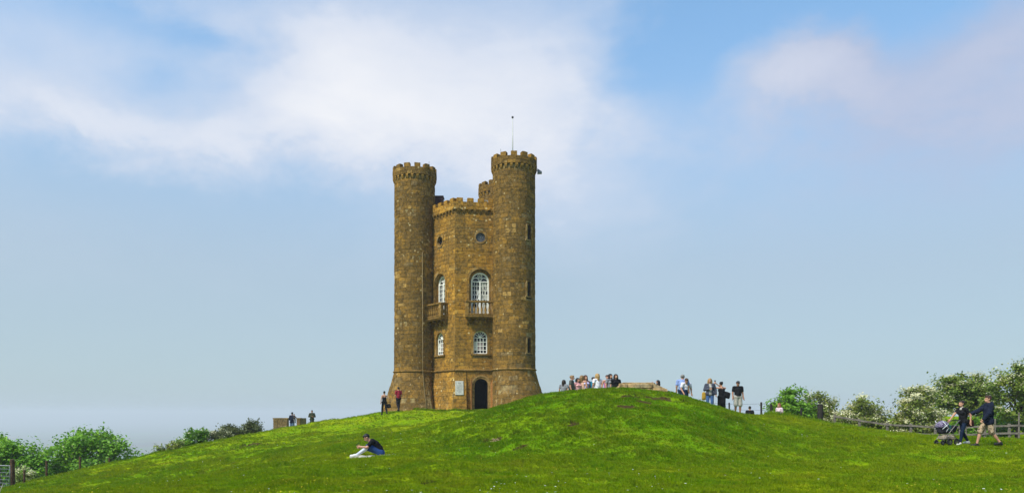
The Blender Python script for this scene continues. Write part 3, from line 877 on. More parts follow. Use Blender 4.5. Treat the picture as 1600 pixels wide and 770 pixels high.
def lower_window(M0, u, w, seed):
    M = M0 @ Matrix.Translation((u, 0, 5.93)); sp = 1.19; dp = .16
    b = MB(); b.tv = .3
    band(b, arch_outline(w+.34, sp), arch_outline(w-.04, sp), -.03, .02)
    tunnel(b, arch_outline(w-.04, sp), .02, .30)
    b.box((0, .05, -.05), (w+.42, .34, .11))
    root = b.build("window", M_TRIM, tower, False, M, True)
    f = MB(); band(f, arch_outline(w-.03, sp), arch_outline(w-.18, sp), dp-.02, dp+.07)
    f.box((0, dp+.035, sp), (w-.1, .065, .05)); f.box((0, dp+.036, .04), (w-.1, .066, .08)); f.build("frame", M_WHITE, root)
    g = MB(); hw = (w-.15)/2
    for i in (-1, 0, 1): g.box((i*hw/2, dp+.04, sp/2), (.048, .04, sp))
    for i in range(1, 4): g.box((0, dp+.042, sp*i/4), (2*hw, .036, .046))
    for a in (36, 63, 90, 117, 144): g.tube([(0, dp+.04, sp), ((hw+.03)*math.cos(R(a)), dp+.04, sp+(hw+.03)*math.sin(R(a)))], .024, 4)
    g.build("glazing_bar", M_WHITE, root)
    rg = random.Random(seed)
    for i in range(4):
        for j in range(4):
            p = MB(); t = rg.uniform(-.008, .008); t2 = rg.uniform(-.008, .008)
            a0, a1 = -hw+2*hw*i/4, -hw+2*hw*(i+1)/4; z0, z1 = sp*j/4, sp*(j+1)/4
            p.add([(a0, dp+.056-t, z0), (a1, dp+.056+t, z0), (a1, dp+.056+t2, z1), (a0, dp+.056-t2, z1)], [(0, 1, 2, 3)])
            p.build("pane", M_GLASS, root)
    bl = plain("white_blind", (.62,.62,.58), .8, .15, 4); p2 = plain("pink_grey_blind", (.22,.18,.18), .8, .2, 5)
    for (i, j, m) in [(0, 1, bl), (0, 2, bl), (1, 1, p2), (2, 1, p2), (1, 2, p2), (2, 2, p2)]:
        a0, a1 = -hw+2*hw*i/4, -hw+2*hw*(i+1)/4; z0, z1 = sp*j/4, sp*(j+1)/4
        c = MB(); c.add([(a0, dp+.046, z0), (a1, dp+.046, z0), (a1, dp+.046, z1), (a0, dp+.046, z1)], [(0, 1, 2, 3)]); c.build("blind", m, root)
    hd = MB(); sheet(hd, arch_outline(w-.1, sp, 14, sp-.01), dp+.058); hd.build("pane", M_GLASS, root)
lower_window(FR, UR, 1.06, 3); lower_window(FL, UL, 1.00, 4)

def oculus(M0, u, slate):
    M = M0 @ Matrix.Translation((u, 0, 14.45))
    b = MB(); b.tv = .75; band(b, circle_outline(.48), circle_outline(.345), -.04, .10, True); tunnel(b, circle_outline(.345), .1, .3, True)
    root = b.build("round_window", M_TRIM, tower, False, M, True)
    p = MB(); sheet(p, circle_outline(.35), .10 if slate else .2); p.build("pane", plain("slate_disc", (.075,.085,.11), .5, .25, 6) if slate else M_GLASS, root)
    g = MB()
    for a in range(0, 360, 30 if slate else 90):
        g.tube([(0, (.09 if slate else .19), 0), (.34*math.cos(R(a)), (.09 if slate else .19), .34*math.sin(R(a)))], .010, 4)
    band(g, circle_outline(.18, 20), circle_outline(.16, 20), .075 if slate else .175, .095 if slate else .195, True)
    g.build("glazing_bar", plain("grey_paint", (.17,.18,.20), .6) if slate else M_IRON, root)
oculus(FR, UR, True); oculus(FL, UL, False)

# ------------------------------------------------------------------ balconies
def balcony(M0, u, w):
    M = M0 @ Matrix.Translation((u, 0, 0)); dep = .66; zs, zr = 8.62, 9.66
    b = MB(); b.tv = .3; b.box((0, -dep/2, zs), (w, dep, .15), 0, None, .02); b.box((0, -dep/2+.02, zs-.105), (w-.12, dep-.06, .06))
    root = b.build("balcony", M_TRIM, tower, False, M, True)
    r = MB(); r.tv = .85; r.box((0, -dep+.085, zr), (w+.07, .23, .13), 0, None, .02)
    for s in (-1, 1): r.box((s*(w/2-.085), -dep/2+.075, zr-.002), (.23, dep-.20, .128), 0, None, .02)
    r.build("rail", M_TRIM, root, False, None, True)
    k = MB(); k.tv = .6; k.box((0, -dep+.09, zs+.125), (w-.30, .19, .10), 0, None, .012)
    for s in (-1, 1): k.box((s*(w/2-.095), -dep/2+.06, zs+.124), (.18, dep-.30, .098), 0, None, .012)
    k.build("curb", M_TRIM, root, False, None, True)
    pm = MB(); pm.tv = .2; pm.box((0, 0, 0), (.25, .19, zr-zs-.12), 0, None, .01)
    me = as_mesh("pier", pm.v, pm.f, M_TRIM, False, pm.t)
    for s in (-1, 1):
        link("pier", me, root, Matrix.Translation((s*(w/2-.10), -dep+.10, (zr+zs)/2+.012)))
        link("pier", me, root, Matrix.Translation((s*(w/2-.10), -.07, (zr+zs)/2+.012)))
    prof = [(.062, 0), (.062, .05), (.038, .07), (.034, .12), (.066, .27), (.062, .36), (.030, .60), (.028, .72), (.05, .76), (.055, .80), (.062, .82), (.062, .862)]
    h = zr-zs-.225
    bm = MB(); bm.tv = .3; bm.lathe([(a*1.22, z/.862*h) for a, z in prof], (0, 0, 0), 10)
    bme = as_mesh("baluster", bm.v, bm.f, M_TRIM, True, bm.t)
    n = 7
    for i in range(n): link("baluster", bme, root, Matrix.Translation((-w/2+.33+(w-.66)*i/(n-1), -dep+.10, zs+.165)))
    for s in (-1, 1):
        for j in range(2): link("baluster", bme, root, Matrix.Translation((s*(w/2-.10), -dep+.28+.16*j, zs+.165)))
    br = MB(); br.tv = .5
    pr = [(.05, 8.05), (-.10, 8.07), (-.17, 8.16), (-.20, 8.27), (-.36, 8.30), (-.48, 8.38), (-.52, 8.485), (.05, 8.485)]
    hw = .085; q = len(pr); vs = [(-hw, y, z) for y, z in pr]+[(hw, y, z) for y, z in pr]
    br.add(vs, [tuple(range(q-1, -1, -1)), tuple(range(q, 2*q))]+[(i, (i+1) % q, q+(i+1) % q, q+i) for i in range(q)])
    rme = as_mesh("bracket", br.v, br.f, M_TRIM, False, br.t)
    for i in range(4): link("bracket", rme, root, Matrix.Translation((-w/2+.20+(w-.40)*i/3, 0, 0)))
balcony(FR, UR+.03, 2.30); balcony(FL, UL, 2.12)

# ------------------------------------------------------------------ doorway with two open leaves, and the stone tablet
def doorway():
    u = UR+.06; M = FR @ Matrix.Translation((u, 0, 0)); sp = 3.62; w = 1.10
    b = MB(); b.tv = .5
    z0 = ZB-.5
    band(b, arch_outline(w+.42, sp, 16, z0), arch_outline(w+.20, sp, 16, z0), -.10, .02)
    band(b, arch_outline(w+.24, sp, 16, z0), arch_outline(w-.10, sp, 16, z0), -.045, .25)
    root = b.build("doorway", plain("orange_dressed_stone", (.30,.185,.062), .9, .35, 6), tower, False, M, True)
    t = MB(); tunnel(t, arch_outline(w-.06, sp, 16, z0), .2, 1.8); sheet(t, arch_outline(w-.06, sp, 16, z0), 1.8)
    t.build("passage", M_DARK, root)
    for s, ang in ((1, 122), (-1, -104)):
        L = MB(); n = 4; lw = .52
        for i in range(n):
            x0 = s*(lw*i/n+.004); xx = s*(lw*(i+.5)/n); top = sp+math.sqrt(max(0, (w/2-.04)**2-((w/2-.04)-lw*(i+.5)/n)**2))
            L.box((xx, 0, (top+1.86)/2), (lw/n-.012, .05, top-1.86))
        for z in (2.2, 3.4): L.box((s*lw/2, -.035, z), (lw, .02, .10))
        Mh = Matrix.Translation((s*(w/2+.14), -.14, 0)) @ Matrix.Rotation(R(ang), 4, 'Z') @ Matrix.Scale(-1, 4, (1, 0, 0))
        lf = L.build("door_leaf", M_DOOR, root, False, Mh)
    tb = MB(); tb.box((0, 0, 0), (.60, .07, 1.03), 0, None, .012)
    dd = .42*((ZS-3.4)/(ZS-ZB))
    tilt = math.atan(.42/(ZS-ZB))
    Mt = FR @ Matrix.Translation((.30, -dd-.035, 3.42)) @ Matrix.Rotation(-tilt, 4, 'X')
    tab = tb.build("stone_tablet", plain("pale_grey_stone", (.46,.46,.41), .8, .15, 12), tower, False, Mt)
    ln = MB()
    ln.box((0, -.037, .36), (.18, .008, .12))
    for i, wd in enumerate((.42, .38, .44, .40, .30, .42, .36, .22)):
        ln.box((0, -.037, .20-.075*i), (wd, .006, .022))
    ln.build("inscription", plain("weathered_letter", (.30,.30,.27), .9), tab)
doorway()

# ------------------------------------------------------------------ things on the roof line
def roof_bits():
    cR = turret_c(1); cL = turret_c(5)
    m = MB(); m.tube([(cR.x-.10, cR.y, 19.3), (cR.x-.10, cR.y, 23.0)], [.05, .032], 8)
    fp = m.build("flagpole", plain("white_metal_pole", (.50,.50,.48), .4, .1), tower, True)
    m = MB(); bm = bmesh.new(); bmesh.ops.create_uvsphere(bm, u_segments=10, v_segments=6, radius=.085)
    m.add([(v.co.x+cR.x-.10, v.co.y+cR.y, v.co.z+23.05) for v in bm.verts], [[v.index for v in f.verts] for f in bm.faces]); bm.free()
    m.build("finial", M_IRON, fp, True)
    # dark red roof hut behind the left turret
    x0 = (681-800)/F_PX*60.3-OX; x1 = (692.6-800)/F_PX*60.3-OX
    h = MB(); h.box(((x0+x1)/2-.35, 60.4-OY, 17.6), (x1-x0+.7, .9, 2.35), 0, None, .03)
    h = h.build("roof_hut", plain("maroon_paint", (.045,.016,.022), .6, .15), tower)
    d = MB(); d.box(((x0+x1)/2-.35, 60.4-OY, 18.80), (x1-x0+.8, 1.0, .06)); d.build("hut_roof", plain("maroon_paint_dark", (.03,.013,.018), .6), h)
    r = MB()
    for i in range(9):
        u = .3+.36*i; p = FR @ Vector((u, .42, 0)); r.tube([(p.x, p.y, 16.5), (p.x, p.y, 17.28)], .012, 5)
    a = FR @ Vector((.2, .42, 17.27)); b = FR @ Vector((SIDE-.1, .42, 17.27)); r.tube([a, b], .016, 5)
    r.build("railing", plain("white_railing", (.62,.62,.60), .5), tower)
    # floodlight bracketed off the right turret
    fl = MB(); a = R(-14); base = Vector((cR.x+(RS+.1)*math.cos(a), cR.y+(RS+.1)*math.sin(a), 19.05))
    fl.tube([base, base+Vector((.12, 0, .02))], .03, 6)
    f = fl.build("floodlight", M_IRON, tower)
    q = MB(); vs = []
    for x, h in ((.10, .16), (.42, .05)):
        for sy in (-.16, .16):
            for sz in (-1, 1): vs.append((base.x+x, base.y+sy, base.z-.02-x*.30+sz*h))
    q.add(vs, [(0, 1, 3, 2), (4, 6, 7, 5), (0, 4, 5, 1), (2, 3, 7, 6), (0, 2, 6, 4), (1, 5, 7, 3)])
    q.build("lamp_housing", plain("blue_grey_metal", (.09,.11,.14), .5), f)
    for (c, dx, dy, hh) in ((cL, 1.15, -.5, .55), (cL, -1.1, -.4, .42), (cR, -.95, -.6, .45)):
        m = MB(); m.tube([(c.x+dx, c.y+dy, 19.3), (c.x+dx, c.y+dy, 20.1+hh)], .012, 5); m.build("lightning_rod", M_IRON, tower)
    # drainpipe down the inner side of the left turret
    face = math.atan2(CAM_L.y-cL.y, CAM_L.x-cL.x); a = face+R(21)
    m = MB(); pts = []
    for z in (1.7, 2.6, 3.6, ZS-.12, ZS+.1, 13.6):
        r = RS+.035+flare(z)+(.09 if abs(z-ZS) < .2 else 0); pts.append((cL.x+r*math.cos(a), cL.y+r*math.sin(a), z))
    m.tube(pts, .028, 8); m.build("drainpipe", plain("ochre_pipe", (.19,.135,.055), .7, .2), tower, True)
roof_bits()

# ------------------------------------------------------------------ hand out the blocks: the 300 that show largest stand alone
STONES.sort(key=lambda s: -s['s'])
rest = {}
for i, s in enumerate(STONES):
    if i < 300: link("stone", as_mesh("stone", s['v'], s['f'], s['m'], False, [s['t']]*len(s['v'])), s['o'])
    else: rest.setdefault((s['o'].name, s['m'].name), []).append(s)
for (on, mn), L in rest.items():
    mb = MB()
    for s in L: mb.tv = s['t']; mb.add(s['v'], s['f'])
    tag(mb.build("stone_facing", bpy.data.materials[mn], bpy.data.objects[on], False, None, True), None, None, None, 'stuff')
# ================================================================== PEOPLE
def surface_nets(f, origin, h):
    """f: grid of signed distances -> verts, quads"""
    nx, ny, nz = f.shape
    s = f < 0
    cs = [(0,0,0),(1,0,0),(0,1,0),(1,1,0),(0,0,1),(1,0,1),(0,1,1),(1,1,1)]
    sl = lambda a, n: slice(a, n-1+a)
    cor = [f[sl(a, nx), sl(b, ny), sl(c, nz)] for a, b, c in cs]
    acc = np.zeros((nx-1, ny-1, nz-1, 3)); cnt = np.zeros((nx-1, ny-1, nz-1))
    for i, j in [(0,1),(2,3),(4,5),(6,7),(0,2),(1,3),(4,6),(5,7),(0,4),(1,5),(2,6),(3,7)]:
        m = (cor[i] < 0) != (cor[j] < 0)
        t = cor[i][m]/(cor[i][m]-cor[j][m])
        a = np.array(cs[i], float); b = np.array(cs[j], float)
        acc[m] += a+(b-a)*t[:, None]; cnt[m] += 1
    act = cnt > 0
    idx = -np.ones(act.shape, int); idx[act] = np.arange(act.sum())
    V = (np.argwhere(act)+acc[act]/cnt[act][:, None])*h+origin
    Q = []
    for ax in range(3):
        a = [slice(None)]*3; b = [slice(None)]*3; a[ax] = slice(0, -1); b[ax] = slice(1, None)
        ch = s[tuple(a)] != s[tuple(b)]
        o1, o2 = [(1, 2), (2, 0), (0, 1)][ax]
        g = np.argwhere(ch)
        ok = (g[:, o1] > 0) & (g[:, o2] > 0) & (g[:, o1] < f.shape[o1]-1) & (g[:, o2] < f.shape[o2]-1)
        g = g[ok]
        if not len(g): continue
        e1 = np.zeros(3, int); e1[o1] = 1; e2 = np.zeros(3, int); e2[o2] = 1
        q = np.stack([idx[tuple((g-e1-e2).T)], idx[tuple((g-e2).T)], idx[tuple(g.T)], idx[tuple((g-e1).T)]], -1)
        fl = ~s[tuple(g.T)]
        q[fl] = q[fl][:, ::-1]
        Q.append(q)
    return V, np.concatenate(Q)
def sdf_mesh(prims, h, k=.02, post=None):
    lo = np.min([p[1] for p in prims], 0)-2.5*h; hi = np.max([p[2] for p in prims], 0)+2.5*h
    n = np.ceil((hi-lo)/h).astype(int)+1
    G = np.stack(np.meshgrid(*[lo[i]+h*np.arange(n[i]) for i in range(3)], indexing='ij'), -1)
    f = np.full(G.shape[:3], 9.0)
    for fn, a, b in prims:
        # only the neighbourhood of the primitive is evaluated
        m = max(k*2, 2*h)
        i0 = np.maximum(np.floor((a-m-lo)/h).astype(int), 0); i1 = np.minimum(np.ceil((b+m-lo)/h).astype(int)+1, n)
        s = tuple(slice(x, y) for x, y in zip(i0, i1))
        d = fn(G[s]); o = f[s]
        hh = np.clip(.5+.5*(o-d)/k, 0, 1)
        f[s] = o+(d-o)*hh-k*hh*(1-hh)
    if post: f = post(G, f)
    return surface_nets(f, lo, h)
def cone(a, b, ra, rb):
    a = np.array(a, float); b = np.array(b, float); ab = b-a; L2 = max(ab @ ab, 1e-9); r = max(ra, rb)
    def fn(P):
        t = np.clip(((P-a) @ ab)/L2, 0, 1)
        return np.linalg.norm(P-a-t[..., None]*ab, axis=-1)-(ra+(rb-ra)*t)
    return fn, np.minimum(a, b)-r, np.maximum(a, b)+r
def ell(c, r, M=None):
    c = np.array(c, float); r = np.array(r, float); M = np.eye(3) if M is None else M
    def fn(P):
        q = (P-c) @ M
        k0 = np.linalg.norm(q/r, axis=-1); k1 = np.linalg.norm(q/(r*r), axis=-1)
        return k0*(k0-1)/np.maximum(k1, 1e-6)
    e = np.full(3, r.max())
    return fn, c-e, c+e
BASE = dict(pel=(0,0,.95), che=(0,.0,1.25), nek=(0,.01,1.46), hed=(0,-.015,1.615),
            shl=(-.185,.01,1.41), shr=(.185,.01,1.41), ell=(-.235,.03,1.13), elr=(.235,.03,1.13), wrl=(-.25,-.03,.88), wrr=(.25,-.03,.88),
            hil=(-.09,0,.92), hir=(.09,0,.92), knl=(-.105,-.015,.50), knr=(.105,-.015,.50), anl=(-.11,.03,.085), anr=(.11,.03,.085))
def rotm(yaw, pitch):
    cy, sy, cp, sp = math.cos(yaw), math.sin(yaw), math.cos(pitch), math.sin(pitch)
    Rz = np.array([[cy,-sy,0],[sy,cy,0],[0,0,1]]); Rx = np.array([[1,0,0],[0,cp,-sp],[0,sp,cp]])
    return Rz @ Rx
SKIN = plain("skin", (.46,.24,.155), .55, .08, 8); SKIN_D = plain("tanned_skin", (.36,.17,.095), .55, .08, 8)
def fabric(n, c, var=.15): return plain("cloth_"+n, c, .9, var, 9, .1)
def hairm(n, c): return plain("hair_"+n, c, .55, .35, 30, .3)
def person(label, x, y, yaw, H=1.72, J={}, look=(0, 0), fem=False, skin=SKIN, wear=(), hair=None, foot=None, cell=.018, bulk=1.0, group=None, z=None, curl=.5, toes=None, facing=True):
    """skeleton joints are given for a 1.75 m body that faces -Y; the body is one skin surface, clothes and hair are its children"""
    j = {k: np.array(v, float) for k, v in {**BASE, **J}.items()}
    root = empty("person", (x, y, gz(x, y) if z is None else z), yaw, label, "person", group)
    sc = H/1.75; Ms = Matrix.Diagonal((sc*bulk, sc*bulk, sc, 1))
    Rh = rotm(look[0], look[1]); hc = j['hed']
    hp = lambda a, b, c: hc+Rh @ np.array((a, b, c))
    sw = .90 if fem else 1.0
    for s in ('l', 'r'):
        if fem and 'sh'+s not in J: j['sh'+s] = j['sh'+s]*np.array((.93, 1, .99))
    def torso(o=0.0, waist=0.0):
        mid = (j['pel']+j['che'])/2; up = (j['shl']+j['shr'])/2
        P_ = [cone(j['hil'], j['hir'], (.108 if fem else .100)+o, (.108 if fem else .100)+o),
              cone(j['pel'], mid, .112+o, (.098 if fem else .112)+o+waist), cone(mid, j['che'], (.098 if fem else .112)+o+waist, .118*sw+o),
              cone(j['che']*.7+j['shl']*.3, j['che']*.7+j['shr']*.3, .098*sw+o, .098*sw+o),
              cone(j['shl']*.8+up*.2, j['shr']*.8+up*.2, .062+o, .062+o), cone(j['che'], up, .105*sw+o, .075+o)]
        w = (mid-np.array((0, 0, 0)))
        for s in (-1, 1): P_.append(cone(j['pel']+np.array((s*.045, 0, 0)), j['che']+np.array((s*.06, 0, 0)), .095+o, .095*sw+o))
        if fem:
            fw = np.cross(j['shr']-j['shl'], up-j['pel']); fw /= -max(np.linalg.norm(fw), 1e-6)
            if fw[1] > 0 and abs(fw[1]) > .3 and 'flip' not in J: fw = -fw
            for s in (-1, 1): P_.append(ell(j['che']+(j['shr']-j['shl'])*s*.22+fw*.085+np.array((0, 0, .02)), (.062+o, .058+o, .062+o)))
        return P_
    def arm(s, o=0.0, frac=2.0):
        a, b, c = j['sh'+s], j['el'+s], j['wr'+s]; P_ = []
        f1 = min(frac, 1.0); e = a+(b-a)*f1
        P_.append(cone(a, e, .053*sw+o, (.053+(.041-.053)*f1)*sw+o))
        if frac > 1:
            f2 = frac-1; e = b+(c-b)*f2; P_.append(cone(b, e, .041*sw+o, (.041+(.028-.041)*f2)*sw+o))
        return P_
    def leg(s, o=0.0, frac=2.0, o2=None):
        a, b, c = j['hi'+s], j['kn'+s], j['an'+s]; P_ = []; o2 = o if o2 is None else o2
        f1 = min(frac, 1.0); e = a+(b-a)*f1
        P_.append(cone(a, e, .086+o, (.086+(.055-.086)*f1)+o2))
        if frac > 1:
            f2 = frac-1; m = b+(c-b)*.35; back = np.array((0, .012, 0))
            e = b+(c-b)*f2; P_.append(cone(b, e, .054+o2, .054+(.037-.054)*f2+o2))
            if f2 > .4: P_.append(cone(b+(c-b)*.15+back, b+(c-b)*.5+back, .05+o2, .047+o2))
        return P_
    def feet(o=0.0):
        P_ = []
        for s in 'lr':
            a = j['an'+s]; t = np.array(toes[s]) if toes and s in toes else a+np.array((.02 if s == 'r' else -.02, -.165, -.05))
            hl = a+np.array((0, .035, -.045)) if not (toes and s in toes) else a+(a-t)*.18+np.array((0, 0, -.02))
            P_ += [cone(hl, t, .036+o, .030+o), cone(a+np.array((0, 0, 0)), (hl+t)/2+np.array((0, 0, .01)), .036+o, .038+o)]
        return P_
    prims = torso()
    prims += [cone(j['nek']-np.array((0, 0, .05)), hp(0, .015, -.05), .060*sw, .050*sw)]
    prims += [ell(hp(0, .012, .03), (.074, .094, .098), Rh), ell(hp(0, -.025, -.055), (.055, .066, .066), Rh), cone(hp(0, -.085, .015), hp(0, -.108, -.02), .010, .017),
              ell(hp(.076, .01, -.005), (.012, .024, .034), Rh), ell(hp(-.076, .01, -.005), (.012, .024, .034), Rh), cone(hp(-.02, -.088, -.058), hp(.02, -.088, -.058), .011, .011)]
    for s in 'lr':
        prims += arm(s)+leg(s)
        d = j['wr'+s]-j['el'+s]; d /= np.linalg.norm(d)
        prims.append(cone(j['wr'+s], j['wr'+s]+d*.07, .029, .031))
    prims += feet()
    V, Q = sdf_mesh(prims, cell, .022)
    V = list(map(tuple, V)); Fc = [tuple(q) for q in Q]
    hands = MB()
    for s, sg in (('l', -1), ('r', 1)):
        w = j['wr'+s]; d = w-j['el'+s]; d /= np.linalg.norm(d)
        ax = np.array((0, -1.0, .2)) if abs(d[2]) > .6 else np.array((0, 0, 1.0))
        ax = ax-d*(ax @ d); ax /= np.linalg.norm(ax); nm = np.cross(d, ax)*sg
        for i, (o, L) in enumerate(((.030, .068), (.011, .078), (-.009, .073), (-.028, .058))):
            b = w+d*.075+ax*o; pts = [b]; dd = d.copy()
            for q in range(3):
                an = curl*(.5+.25*q); dd = dd*math.cos(an)-nm*math.sin(an); dd /= np.linalg.norm(dd)
                pts.append(pts[-1]+dd*L*(.46, .32, .26)[q])
            hands.tube(pts, [.0105, .0095, .0085, .006], 6)
        b = w+d*.02+ax*.026; t1 = b+ax*.030+d*.028-nm*.01; t2 = t1+d*.030-nm*.012; hands.tube([b, t1, t2], [.013, .011, .007], 6)
    n0 = len(V); V += hands.v; Fc += [tuple(i+n0 for i in f) for f in hands.f]
    link("body", as_mesh("body", V, Fc, skin, True), root, Ms)
    for e in (-1, 1):
        if not facing: break
        m = MB(); bm = bmesh.new(); bmesh.ops.create_icosphere(bm, subdivisions=1, radius=.011)
        c = hp(e*.031, -.080, .012)
        m.add([tuple(np.array(v.co)+c) for v in bm.verts], [[v.index for v in f.verts] for f in bm.faces]); bm.free()
        m.build("eye", plain("dark_eye", (.02,.014,.01), .2), root, True, Ms)
    if facing:
        m = MB(); m.tube([hp(-.022, -.094, -.058), hp(0, -.1, -.057), hp(.022, -.094, -.058)], [.004, .007, .004], 6); m.build("lips", plain("lips", (.30,.10,.08), .5), root, True, Ms)
    def piece(name, prims, mat, k=.022, post=None, lab=None):
        V, Q = sdf_mesh(prims, cell, k, post)
        o = link(name, as_mesh(name, V, Q, mat, True), root, Ms)
        if lab: o['label'] = lab
        return o
    up = (j['shl']+j['shr'])/2
    for wr in wear:
        kind, mat = wr[0], wr[1]; a = wr[2] if len(wr) > 2 else None
        if kind in ('shirt', 'jacket'):
            o = .016 if kind == 'shirt' else .028
            p = torso(o, .02)
            for s in 'lr': p += arm(s, o+.006, a)
            post = None
            if kind == 'jacket' and len(wr) > 3 and wr[3]:                       # open front
                ff = wr[3]
                post = lambda G, f: np.maximum(f, .055-np.maximum(np.abs(G[..., 0]-.0), G[..., 1]*4+.2))
            hem = wr[4] if len(wr) > 4 else 0.0
            if hem: p += [cone(j['pel']-np.array((0, 0, hem)), j['pel'], .125+o, .12+o), cone(j['hil']-np.array((.01, 0, hem)), j['hir']-np.array((-.01, 0, hem)), .10+o, .10+o)]
            piece(kind, p, mat, .022, post)
        elif kind == 'tank':
            zc = up[2]+.005
            p = torso(.012, .01)
            ax = (up-j['pel'])/np.linalg.norm(up-j['pel']); cut = a if a else .04
            piece('tank_top', p, mat, .022, lambda G, f: np.maximum(f, (G-up) @ ax+cut))
            if not (len(wr) > 3 and wr[3]):
                for s in (-1, 1):
                    m = MB(); side = (j['shr']-j['shl'])/np.linalg.norm(j['shr']-j['shl']); fw = np.cross(side, ax)
                    q = [up+side*s*.085+fw*w*.10-ax*(cut+.02)*(abs(w) > .5)+ax*(.066 if abs(w) < .5 else .02) for w in (-1, 0, 1)]
                    m.tube([tuple(v) for v in q], .012, 6); m.build("strap", mat, root, True, Ms)
        elif kind == 'trousers':
            p = [cone(j['hil'], j['hir'], .118, .118), cone(j['pel'], j['pel']+(j['che']-j['pel'])*.25, .128, .118)]+leg('l', .016, 1.94, .018)+leg('r', .016, 1.94, .018)
            if a == 'loose': p += leg('l', .02, 1.9, .04)+leg('r', .02, 1.9, .04)
            if a == 'tight': p = [cone(j['hil'], j['hir'], .122, .122), cone(j['pel'], j['pel']+(j['che']-j['pel'])*.25, .120, .108)]+leg('l', .008, 1.86)+leg('r', .008, 1.86)
            piece('trousers' if a != 'tight' else 'leggings', p, mat)
        elif kind == 'shorts':
            p = [cone(j['hil'], j['hir'], .120, .120), cone(j['pel'], j['pel']+(j['che']-j['pel'])*.25, .128, .118)]+leg('l', .02, 1.0, .045)+leg('r', .02, 1.0, .045)
            piece('shorts', p, mat)
        elif kind == 'skirt':
            p = torso(.014)[:2]; L = a
            kl = (j['knl']+j['knr'])/2; mid = (j['hil']+j['hir'])/2; e = mid+(kl-mid)*L
            p += [cone(mid, e, .125, .17), cone(j['hil'], j['hil']+(j['knl']-j['hil'])*L, .11, .10), cone(j['hir'], j['hir']+(j['knr']-j['hir'])*L, .11, .10)]
            piece('skirt', p, mat)
        elif kind == 'socks':
            p = []
            for q in 'lr': b, c = j['kn'+q], j['an'+q]; p.append(cone(b+(c-b)*a, c, .066, .048))
            piece('socks', p, mat, .012)
        elif kind == 'shoes':
            piece('shoes', feet(.012), mat, .012)
        elif kind == 'cap':
            p = [ell(hp(0, .012, .052), (.086, .104, .086), Rh)]
            piece('cap', p+[ell(hp(0, -.12*(a or 1), .05), (.062, .062, .012), Rh)], mat, .012, lambda G, f: np.maximum(f, -(((G-hc) @ Rh)[..., 2]-.036)))
        elif kind == 'sunglasses':
            m = MB()
            for s in (-1, 1): m.lathe([(.001, .0), (.030, .002), (.026, .012), (.001, .014)], (0, 0, 0), 8)
            vs = []; m = MB(); zz = a or .012
            for s in (-1, 1):
                ring = [hp(s*.034+.028*math.cos(2*math.pi*k/8), -.100, zz+.020*math.sin(2*math.pi*k/8)) for k in range(8)]
                rb = [hp(s*.034+.028*math.cos(2*math.pi*k/8), -.086, zz+.020*math.sin(2*math.pi*k/8)) for k in range(8)]
                m.add(ring+rb, [tuple(range(8)), tuple(range(15, 7, -1))]+[(k, (k+1) % 8, 8+(k+1) % 8, 8+k) for k in range(8)])
                m.tube([hp(s*.06, -.09, zz), hp(s*.08, .01, zz+.005)], .005, 5)
            m.tube([hp(-.01, -.098, zz), hp(.01, -.098, zz)], .005, 5)
            m.build("sunglasses", plain("black_lens", (.012,.012,.014), .15, .1, 5, .6), root, False, Ms)
        elif kind == 'collar':
            piece('collar', [cone(j['nek']-np.array((0, 0, .045)), j['nek']+np.array((0, 0, .0)), .085, .066)], mat)
        elif kind == 'hood':
            b = np.array((0, .075, 0)); piece('hood', [cone(j['shl']*.6+up*.4+b, j['shr']*.6+up*.4+b, .05, .05), cone(j['nek']+b, j['nek']+b*1.3-np.array((0, 0, .10)), .075, .05)], mat)
    if hair:
        style, mat = hair
        face = lambda G, f: np.maximum(f, np.minimum(-(((G-hc) @ Rh)[..., 1]+.030), (.052-((G-hc) @ Rh)[..., 2])))
        if style == 'short': p = [ell(hp(0, .020, .040), (.084, .100, .098), Rh), ell(hp(0, -.05, .095), (.06, .045, .035), Rh)]
        elif style == 'bun': p = [ell(hp(0, .020, .040), (.083, .100, .096), Rh), ell(hp(0, .10, .095), (.045, .045, .045), Rh)]
        elif style == 'tail': p = [ell(hp(0, .020, .040), (.083, .100, .096), Rh), cone(hp(0, .11, .05), hp(0, .16, -.13), .036, .022)]
        elif style == 'long':
            p = [ell(hp(0, .022, .040), (.096, .110, .108), Rh), cone(hp(0, .075, -.02), hp(0, .085, -.26), .082, .055)]
            for s in (-1, 1): p += [cone(hp(s*.074, .02, .0), hp(s*.095, .01, -.27), .044, .034)]
        q = face if style != 'long' else (lambda G, f: np.maximum(f, np.minimum(np.minimum(-(((G-hc) @ Rh)[..., 1]+.025), (.060-((G-hc) @ Rh)[..., 2])), .056-np.abs(((G-hc) @ Rh)[..., 0]))))
        piece('hair', p, mat, .02, q)
    root['scale_h'] = sc
    del root['scale_h']
    return root, (lambda q: root.matrix_basis @ (Ms @ Vector(q)))
def walk(f=.28, b=.28, lead='l', arms=True):
    o = 'r' if lead == 'l' else 'l'; sg = {'l': -1, 'r': 1}
    J = {'kn'+lead: (sg[lead]*.10, -f*.62-.03, .52), 'an'+lead: (sg[lead]*.10, -f-.02, .095), 'kn'+o: (sg[o]*.10, b*.30-.02, .50), 'an'+o: (sg[o]*.10, b+.06, .155)}
    if arms:
        J.update({'el'+o: (sg[o]*.23, -.06, 1.15), 'wr'+o: (sg[o]*.235, -.26, .98), 'el'+lead: (sg[lead]*.235, .12, 1.15), 'wr'+lead: (sg[lead]*.26, .14, .90)})
    return J
BLACK = fabric("black", (.010,.010,.012)); NAVY = fabric("navy", (.010,.014,.030)); DENIM = fabric("denim", (.050,.110,.260)); DDENIM = fabric("dark_denim", (.018,.034,.085))
WHITE = fabric("white", (.76,.74,.78)); GREYC = fabric("grey", (.20,.20,.22)); LGREY = fabric("light_grey", (.36,.34,.30)); OLIVE = fabric("olive", (.050,.055,.032))
